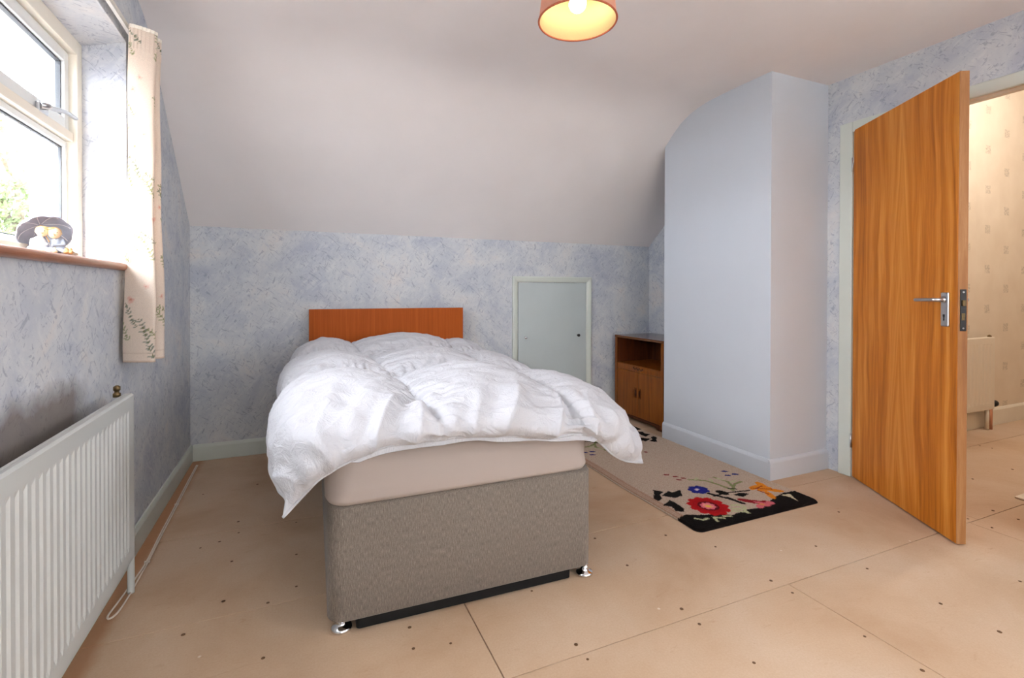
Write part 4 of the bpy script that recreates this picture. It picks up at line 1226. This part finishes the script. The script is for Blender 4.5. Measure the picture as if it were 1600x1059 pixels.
# ------------------------------------------------------------------ curtain, rail
def loft_curtain():
    bot_ = catmull([(-0.590, 2.262, 0), (-0.545, 2.238, 0), (-0.494, 2.222, 0), (-0.496, 2.250, 0), (-0.540, 2.276, 0), (-0.562, 2.296, 0), (-0.535, 2.316, 0), (-0.498, 2.328, 0), (-0.484, 2.346, 0), (-0.500, 2.378, 0), (-0.545, 2.392, 0), (-0.565, 2.412, 0), (-0.54, 2.434, 0), (-0.52, 2.462, 0), (-0.545, 2.486, 0), (-0.58, 2.50, 0)], 12)
    top_ = catmull([(-0.572, 2.262, 0), (-0.538, 2.272, 0), (-0.503, 2.297, 0), (-0.505, 2.315, 0), (-0.535, 2.318, 0), (-0.552, 2.330, 0), (-0.530, 2.345, 0), (-0.508, 2.352, 0), (-0.500, 2.366, 0), (-0.512, 2.385, 0), (-0.545, 2.398, 0), (-0.565, 2.415, 0), (-0.55, 2.434, 0), (-0.54, 2.455, 0), (-0.555, 2.475, 0), (-0.58, 2.490, 0)], 12)
    n_ = len(bot_)
    nz_ = 300
    z0_, z1_ = 0.797, 2.055
    bt = np.array([tuple(p) for p in bot_]); tp_ = np.array([tuple(p) for p in top_])
    arc = np.r_[0, np.cumsum(np.linalg.norm(np.diff(bt[:, :2], axis=0), axis=1))]
    Zs = np.linspace(z0_, z1_, nz_)
    P = np.zeros((nz_, n_, 3))
    for j, z in enumerate(Zs):
        f = (z - z0_) / (z1_ - z0_)
        f2 = f ** 1.3
        P[j] = bt * (1 - f2) + tp_ * f2
        P[j, :, 2] = z
        P[j, :, 0] += 0.003 * np.sin(arc * 30 + z * 5) + 0.002 * np.sin(z * 13)
        if f > 0.93: P[j, :, 0] += 0.002 * np.sin(arc * 400)
    return P, arc, Zs
P, arc, Zs = loft_curtain()
nz_, n_ = P.shape[:2]
AX, AZ = np.meshgrid(arc, Zs)
ccol = np.empty(AX.shape + (3,))
ccol[:] = lin((240, 226, 212))
def cset(m_, rgb, a=1.0):
    ccol[m_] = ccol[m_] * (1 - a) + np.array(lin(rgb)) * a
def cell_(cx, cz, rx, rz, rot):
    c, s = math.cos(rot), math.sin(rot)
    dx, dz = AX - cx, AZ - cz
    return ((dx * c + dz * s) / rx) ** 2 + ((-dx * s + dz * c) / rz) ** 2 < 1
rs = random.Random(11)
def sprig(x, z, ang, n__, leafc, size=0.016, curve=0.15):
    """stem of paired leaves; returns nothing, paints the print"""
    for i in range(n__):
        nx_, nz__ = x + 0.014 * math.cos(ang), z + 0.014 * math.sin(ang)
        m_ = strokes([(x, z), (nx_, nz__)], 0.0013, AX, AZ)
        cset(m_, (128, 126, 88))
        for sd in (-1, 1):
            la = ang + sd * (0.75 + 0.2 * rs.random())
            s_ = size * (0.6 + 0.6 * rs.random())
            cset(cell_(x + s_ * 0.9 * math.cos(la), z + s_ * 0.9 * math.sin(la), s_, s_ * 0.26, la), leafc, 0.85)
        x, z = nx_, nz__
        ang += curve * (rs.random() - 0.4)
def bloom(x, z, r, c):
    for i in range(5):
        a = i * 2 * math.pi / 5 + rs.random()
        cset(cell_(x + r * 0.6 * math.cos(a), z + r * 0.6 * math.sin(a), r * 0.6, r * 0.42, a), c, 0.6)
    cset(cell_(x, z, r * 0.35, r * 0.35, 0), (214, 150, 120), 0.7)
G1, G2, G3 = (140, 148, 96), (160, 166, 120), (124, 136, 118)
zc = 0.79
while zc < 2.05:
    for xa in (0.0, 0.10, 0.20, 0.31, 0.42, 0.53):
        x0_ = xa + 0.05 * rs.random()
        dz_ = 0.16 * rs.random()
        sprig(x0_, zc + dz_, 0.9 + 1.2 * rs.random(), 11, rs.choice([G1, G2, G3]), 0.0095, 0.35)
        sprig(x0_ + 0.03, zc + dz_ + 0.05, 1.6 + 1.0 * rs.random(), 7, rs.choice([G2, G3]), 0.0075, 0.35)
        bloom(x0_ + 0.03 * rs.random(), zc + dz_ + 0.15, 0.013, (234, 186, 172))
        bloom(x0_ + 0.055, zc + dz_ + 0.20, 0.009, (236, 200, 186))
    zc += 0.27
ccol[AZ < 0.803] = lin((226, 206, 188))
cset((np.abs(AZ - 0.83) < 0.0015), (222, 206, 190), 0.7)
curt = empty('floral_curtain', (-0.54, 2.35, 0.797))
tag(curt, 'cream floral curtain drawn back beside the window', 'curtain')
idx = np.arange(nz_ * n_).reshape(nz_, n_)
q = np.stack([idx[:-1, :-1], idx[:-1, 1:], idx[1:, 1:], idx[1:, :-1]], -1).reshape(-1, 4).tolist()
cu = pyd('printed_cloth', P.reshape(-1, 3), q, M_curtain, curt, True)
cc = np.ones((nz_ * n_, 4), np.float32); cc[:, :3] = ccol.reshape(-1, 3)
at = cu.data.color_attributes.new('Col', 'FLOAT_COLOR', 'POINT'); at.data.foreach_set('color', cc.ravel())
md = cu.modifiers.new('thickness', 'SOLIDIFY'); md.thickness = 0.0016; md.offset = 0
hdr = pyd('heading_tape', [tuple(p + np.array((0.0025, -0.0025, 0))) for p in P[-3]] + [tuple(p + np.array((0.0025, -0.0025, 0.004))) for p in P[-1]], [(i, i + 1, n_ + i + 1, n_ + i) for i in range(n_ - 1)], M_frame, curt)
md = hdr.modifiers.new('thickness', 'SOLIDIFY'); md.thickness = 0.002

rail = empty('curtain_rail', (-0.588, 1.5, 2.055))
tag(rail, 'white plastic curtain track over the window', 'curtain rail')
prism('track', [(-0.594, 2.048), (-0.582, 2.048), (-0.582, 2.052), (-0.5855, 2.053), (-0.5855, 2.066), (-0.582, 2.067), (-0.582, 2.071), (-0.594, 2.071)], 1, 0.62, 2.49, M_rail, rail)
for yy in (0.8, 1.45, 2.02, 2.44):
    box('rail_bracket', (-0.6085, yy, 2.046), (-0.5942, yy + 0.022, 2.075), M_rail, rail, 0.002)
for i, yy in enumerate((1.90, 1.925, 1.955, 1.975, 2.0)):
    tube('glide_hook', catmull([(-0.580, yy, 2.056), (-0.574, yy, 2.050), (-0.575, yy + 0.003, 2.038), (-0.580, yy + 0.006, 2.034), (-0.583, yy + 0.004, 2.040)], 4), 0.0028, M_rail, rail, 6)

# ------------------------------------------------------------------ ceiling pendant
LX, LY, LZ = 0.893, 1.485, 2.000
lamp = empty('pendant_lamp', (LX, LY, ZC))
tag(lamp, 'lit ceiling pendant with a peach fabric drum shade', 'ceiling lamp')
def shade_mat(name, rgb, tr_rgb, f):
    t = NT(name)
    n_ = t.noise(t.coord(scale=(300, 300, 300)), 1, 2)
    t.base(t.ramp(n_, [(0.3, tuple(x * 0.94 for x in lin(rgb))), (0.7, lin(rgb))])); t.set(0.8)
    tr_ = t.n('ShaderNodeBsdfTranslucent'); tr_.inputs['Color'].default_value = (*lin(tr_rgb), 1)
    mx_ = t.n('ShaderNodeMixShader'); mx_.inputs[0].default_value = f
    t.l(t.b.outputs[0], mx_.inputs[1]); t.l(tr_.outputs[0], mx_.inputs[2]); t.l(mx_.outputs[0], t.out.inputs['Surface'])
    return t.m
M_shade_out = shade_mat('peach_shade_fabric', (244, 206, 184), (250, 200, 168), 0.6)
M_shade_in = shade_mat('yellow_shade_lining', (255, 240, 176), (240, 190, 140), 0.3)
M_trim = plain('russet_braid', (176, 92, 62), 0.8, var=0.15, scale=200)
def shell(name, r0, z0, r1, z1, mat, flip=False, n_=64):
    v_, f_ = [], []
    for r_, z_ in ((r0, z0), (r1, z1)):
        for i in range(n_):
            a = 2 * math.pi * i / n_
            v_.append((LX + r_ * math.cos(a), LY + r_ * math.sin(a), z_))
    for i in range(n_):
        f_.append((i, (i + 1) % n_, n_ + (i + 1) % n_, n_ + i))
    o = pyd(name, v_, f_, mat, lamp, True)
    m_ = o.modifiers.new('thickness', 'SOLIDIFY'); m_.thickness = 0.0012; m_.offset = 0
    return o
shell('shade_fabric', 0.1335, LZ, 0.112, LZ + 0.185, M_shade_out)
shell('shade_lining', 0.1315, LZ + 0.0005, 0.110, LZ + 0.184, M_shade_in)
for rr, zt in ((0.1338, LZ), (0.1122, LZ + 0.185)):
    bm = bmesh.new()
    pts = [(LX + rr * math.cos(R(a)), LY + rr * math.sin(R(a)), zt) for a in range(0, 361, 6)]
    bm_tube(bm, pts, 0.0035, 6)
    bm_obj('shade_braid', bm, M_trim, lamp, True)
for a in (20, 140, 260):
    tube('shade_spoke', [(LX + 0.02 * math.cos(R(a)), LY + 0.02 * math.sin(R(a)), LZ + 0.15), (LX + 0.111 * math.cos(R(a)), LY + 0.111 * math.sin(R(a)), LZ + 0.182)], 0.0018, M_rail, lamp, 6)
lathe('lamp_holder', [(0.019, LZ + 0.115), (0.021, LZ + 0.13), (0.021, LZ + 0.155), (0.012, LZ + 0.175), (0.006, LZ + 0.18)], M_rail, lamp, 16, (LX, LY, 0))
t = NT('glowing_bulb'); t.base((1, 1, 1)); t.b.inputs['Emission Color'].default_value = (1, 0.93, 0.80, 1); t.b.inputs['Emission Strength'].default_value = 9.0
lathe('bulb', [(0.0, LZ + 0.030)] + [(0.030 * math.sin(R(a)), LZ + 0.060 - 0.030 * math.cos(R(a))) for a in range(15, 150, 15)] + [(0.014, LZ + 0.105), (0.013, LZ + 0.116)], t.m, lamp, 20, (LX, LY, 0))
tube('flex', [(LX, LY, LZ + 0.178), (LX, LY, ZC - 0.02)], 0.0035, M_rail, lamp, 8)
lathe('ceiling_rose', [(0.006, ZC - 0.04), (0.03, ZC - 0.03), (0.045, ZC - 0.012), (0.048, ZC - 0.0005), (0.0, ZC - 0.0005)], M_rail, lamp, 24, (LX, LY, 0))

# ------------------------------------------------------------------ loose cable on the floor
cab_ = empty('white_cable', (-0.55, 2.6, 0))
tag(cab_, 'thin white double cable lying on the floor along the skirting', 'cable')
pa = [(-0.560, 3.505, 0.004), (-0.556, 3.2, 0.004), (-0.551, 2.9, 0.004), (-0.547, 2.6, 0.004), (-0.541, 2.33, 0.004), (-0.548, 2.20, 0.004), (-0.560, 2.06, 0.004), (-0.566, 1.995, 0.004), (-0.556, 1.975, 0.004), (-0.542, 2.005, 0.004), (-0.536, 2.10, 0.004), (-0.535, 2.23, 0.004), (-0.534, 2.33, 0.004), (-0.539, 2.6, 0.004), (-0.543, 2.9, 0.004), (-0.548, 3.2, 0.004), (-0.553, 3.50, 0.004)]
tube('cable_loop', catmull(pa, 6), 0.0032, M_cord, cab_, 6)
for yy, xx in ((2.33, -0.5375), (2.9, -0.547)):
    box('cable_tie', (xx - 0.009, yy - 0.004, 0.0005), (xx + 0.009, yy + 0.004, 0.009), M_cord, cab_, 0.001)

# ------------------------------------------------------------------ ornament on the sill: couple sheltering under an umbrella
orn = empty('umbrella_couple_ornament', (-0.684, 1.915, 1.166), math.atan2(0.34, 0.94))
tag(orn, 'small china ornament of a couple under a grey umbrella on the sill', 'ornament')
M_umb = plain('slate_glaze', (168, 172, 186), 0.35, var=0.15, scale=30)
M_skin = plain('cream_bisque', (236, 208, 168), 0.5, var=0.06, scale=40)
M_hair = plain('fair_hair_glaze', (206, 164, 110), 0.5, var=0.15, scale=60)
M_cloth1 = plain('white_dress_glaze', (232, 230, 232), 0.4, var=0.05, scale=40)
M_cloth2 = plain('blue_grey_jacket_glaze', (150, 156, 168), 0.4, var=0.15, scale=40)
M_obase = plain('stone_base_glaze', (186, 176, 162), 0.5, var=0.25, scale=50)
def blob(name, parts, mat, parent, vox=0.0022):
    """fuse spheres / capsules into one continuous surface"""
    bm = bmesh.new()
    for p in parts:
        if len(p) == 2:
            c, r_ = p
            m_ = Matrix.Translation(c) @ Matrix.Diagonal((*(r_ if isinstance(r_, tuple) else (r_,) * 3), 1))
            bmesh.ops.create_icosphere(bm, subdivisions=3, radius=1.0, matrix=m_)
        else:
            a, b, r_ = Vector(p[0]), Vector(p[1]), p[2]
            for i in range(7):
                bmesh.ops.create_icosphere(bm, subdivisions=2, radius=r_, matrix=Matrix.Translation(a.lerp(b, i / 6)))
    o = bm_obj(name, bm, mat, parent, True, True)
    m_ = o.modifiers.new('fuse', 'REMESH'); m_.mode = 'VOXEL'; m_.voxel_size = vox; m_.use_smooth_shade = True
    return o
blob('stone_base', [((0.0, 0.0, 0.006), (0.058, 0.026, 0.0065)), ((0.048, -0.006, 0.010), (0.020, 0.016, 0.008)), ((-0.045, 0, 0.008), (0.02, 0.018, 0.007)), ((0.0, 0.012, 0.016), (0.035, 0.014, 0.012))], M_obase, orn)
g = blob('seated_girl', [((-0.020, 0.004, 0.038), (0.017, 0.014, 0.022)), ((-0.022, -0.006, 0.022), (0.024, 0.020, 0.011)), ((-0.014, -0.016, 0.024), (0.012, -0.026, 0.016), 0.0065), ((-0.034, -0.002, 0.048), (-0.036, -0.014, 0.034), 0.005), ((-0.036, -0.014, 0.034), (-0.004, -0.020, 0.036), 0.0045), ((-0.016, 0.002, 0.060), 0.006)], M_cloth1, orn)
b_ = blob('seated_boy', [((0.020, 0.004, 0.040), (0.016, 0.014, 0.022)), ((0.024, -0.006, 0.022), (0.022, 0.018, 0.012)), ((0.018, -0.012, 0.026), (0.034, -0.026, 0.016), 0.0065), ((0.034, 0.0, 0.050), (0.036, -0.014, 0.036), 0.005), ((0.036, -0.014, 0.036), (0.010, -0.022, 0.032), 0.0045), ((0.016, 0.002, 0.062), 0.006)], M_cloth2, orn)
def head(par, x, z, r_, tilt):
    hx = blob('head', [((x, -0.004, z), (r_, r_, r_ * 1.08)), ((x + tilt * 0.003, -0.004 - r_ * 0.95, z - r_ * 0.12), r_ * 0.16), ((x - r_ * 0.97, -0.003, z - 0.001), r_ * 0.18), ((x + r_ * 0.97, -0.003, z - 0.001), r_ * 0.18)], M_skin, par, 0.0014)
    blob('hair', [((x, 0.001, z + r_ * 0.20), (r_ * 1.08, r_ * 1.02, r_ * 1.02)), ((x + tilt * r_ * 0.4, -0.006, z + r_ * 0.72), (r_ * 0.75, r_ * 0.7, r_ * 0.35))], M_hair, par, 0.0014)
    for s_ in (-1, 1):
        blob('eye', [((x + s_ * r_ * 0.36, -0.004 - r_ * 0.90, z + r_ * 0.06), 0.0013)], M_dark, par, 0.0005)
    blob('mouth', [((x, -0.004 - r_ * 0.93, z - r_ * 0.42), (0.003, 0.0012, 0.001))], M_trim, par, 0.0005)
head(g, -0.013, 0.074, 0.0145, 1)
head(b_, 0.014, 0.071, 0.0158, -1)
for x, m_ in ((0.014, M_skin), (0.004, M_cloth1), (0.040, M_hair), (0.050, M_hair)):
    blob('shoe', [((x, -0.026, 0.014), (0.0075, 0.012, 0.006)), ((x, -0.020, 0.020), (0.005, 0.006, 0.008))], m_, orn, 0.0014)
# umbrella: tilted dome behind and above the pair
um = bmesh.new()
RU = 0.066
tilt = Matrix.Translation((-0.004, 0.016, 0.062)) @ Matrix.Rotation(R(-20), 4, 'Y') @ Matrix.Rotation(R(-50), 4, 'X')
na, nb_ = 32, 8
rings = []
for j in range(nb_ + 1):
    th = R(82) * j / nb_
    ring = []
    for i in range(na):
        a = 2 * math.pi * i / na
        sc = 1 + (0.06 * (abs(math.cos(4 * a)) - 0.5)) * (j / nb_) ** 2
        ring.append(um.verts.new(tilt @ Vector((RU * math.sin(th) * math.cos(a) * sc, RU * math.sin(th) * math.sin(a) * sc, 0.062 * math.cos(th)))))
    rings.append(ring)
for A, B in zip(rings[:-1], rings[1:]):
    for i in range(na):
        um.faces.new((A[i], B[i], B[(i + 1) % na], A[(i + 1) % na]))
bmesh.ops.remove_doubles(um, verts=um.verts, dist=1e-5)
uo = bm_obj('umbrella_canopy', um, M_umb, orn, True, True)
m_ = uo.modifiers.new('thickness', 'SOLIDIFY'); m_.thickness = 0.002
for i in range(8):
    a = math.pi * i / 4
    tube('umbrella_rib', [tilt @ Vector((RU * 0.955 * math.sin(R(t_)) * math.cos(a), RU * 0.955 * math.sin(R(t_)) * math.sin(a), 0.0585 * math.cos(R(t_)))) for t_ in range(5, 82, 12)], 0.0011, M_cloth1, uo, 5, local=True)
tube('umbrella_stick', [tilt @ Vector((0, 0, 0.066)), tilt @ Vector((0, 0, -0.030))], 0.0016, M_hair, orn, 6, local=True)
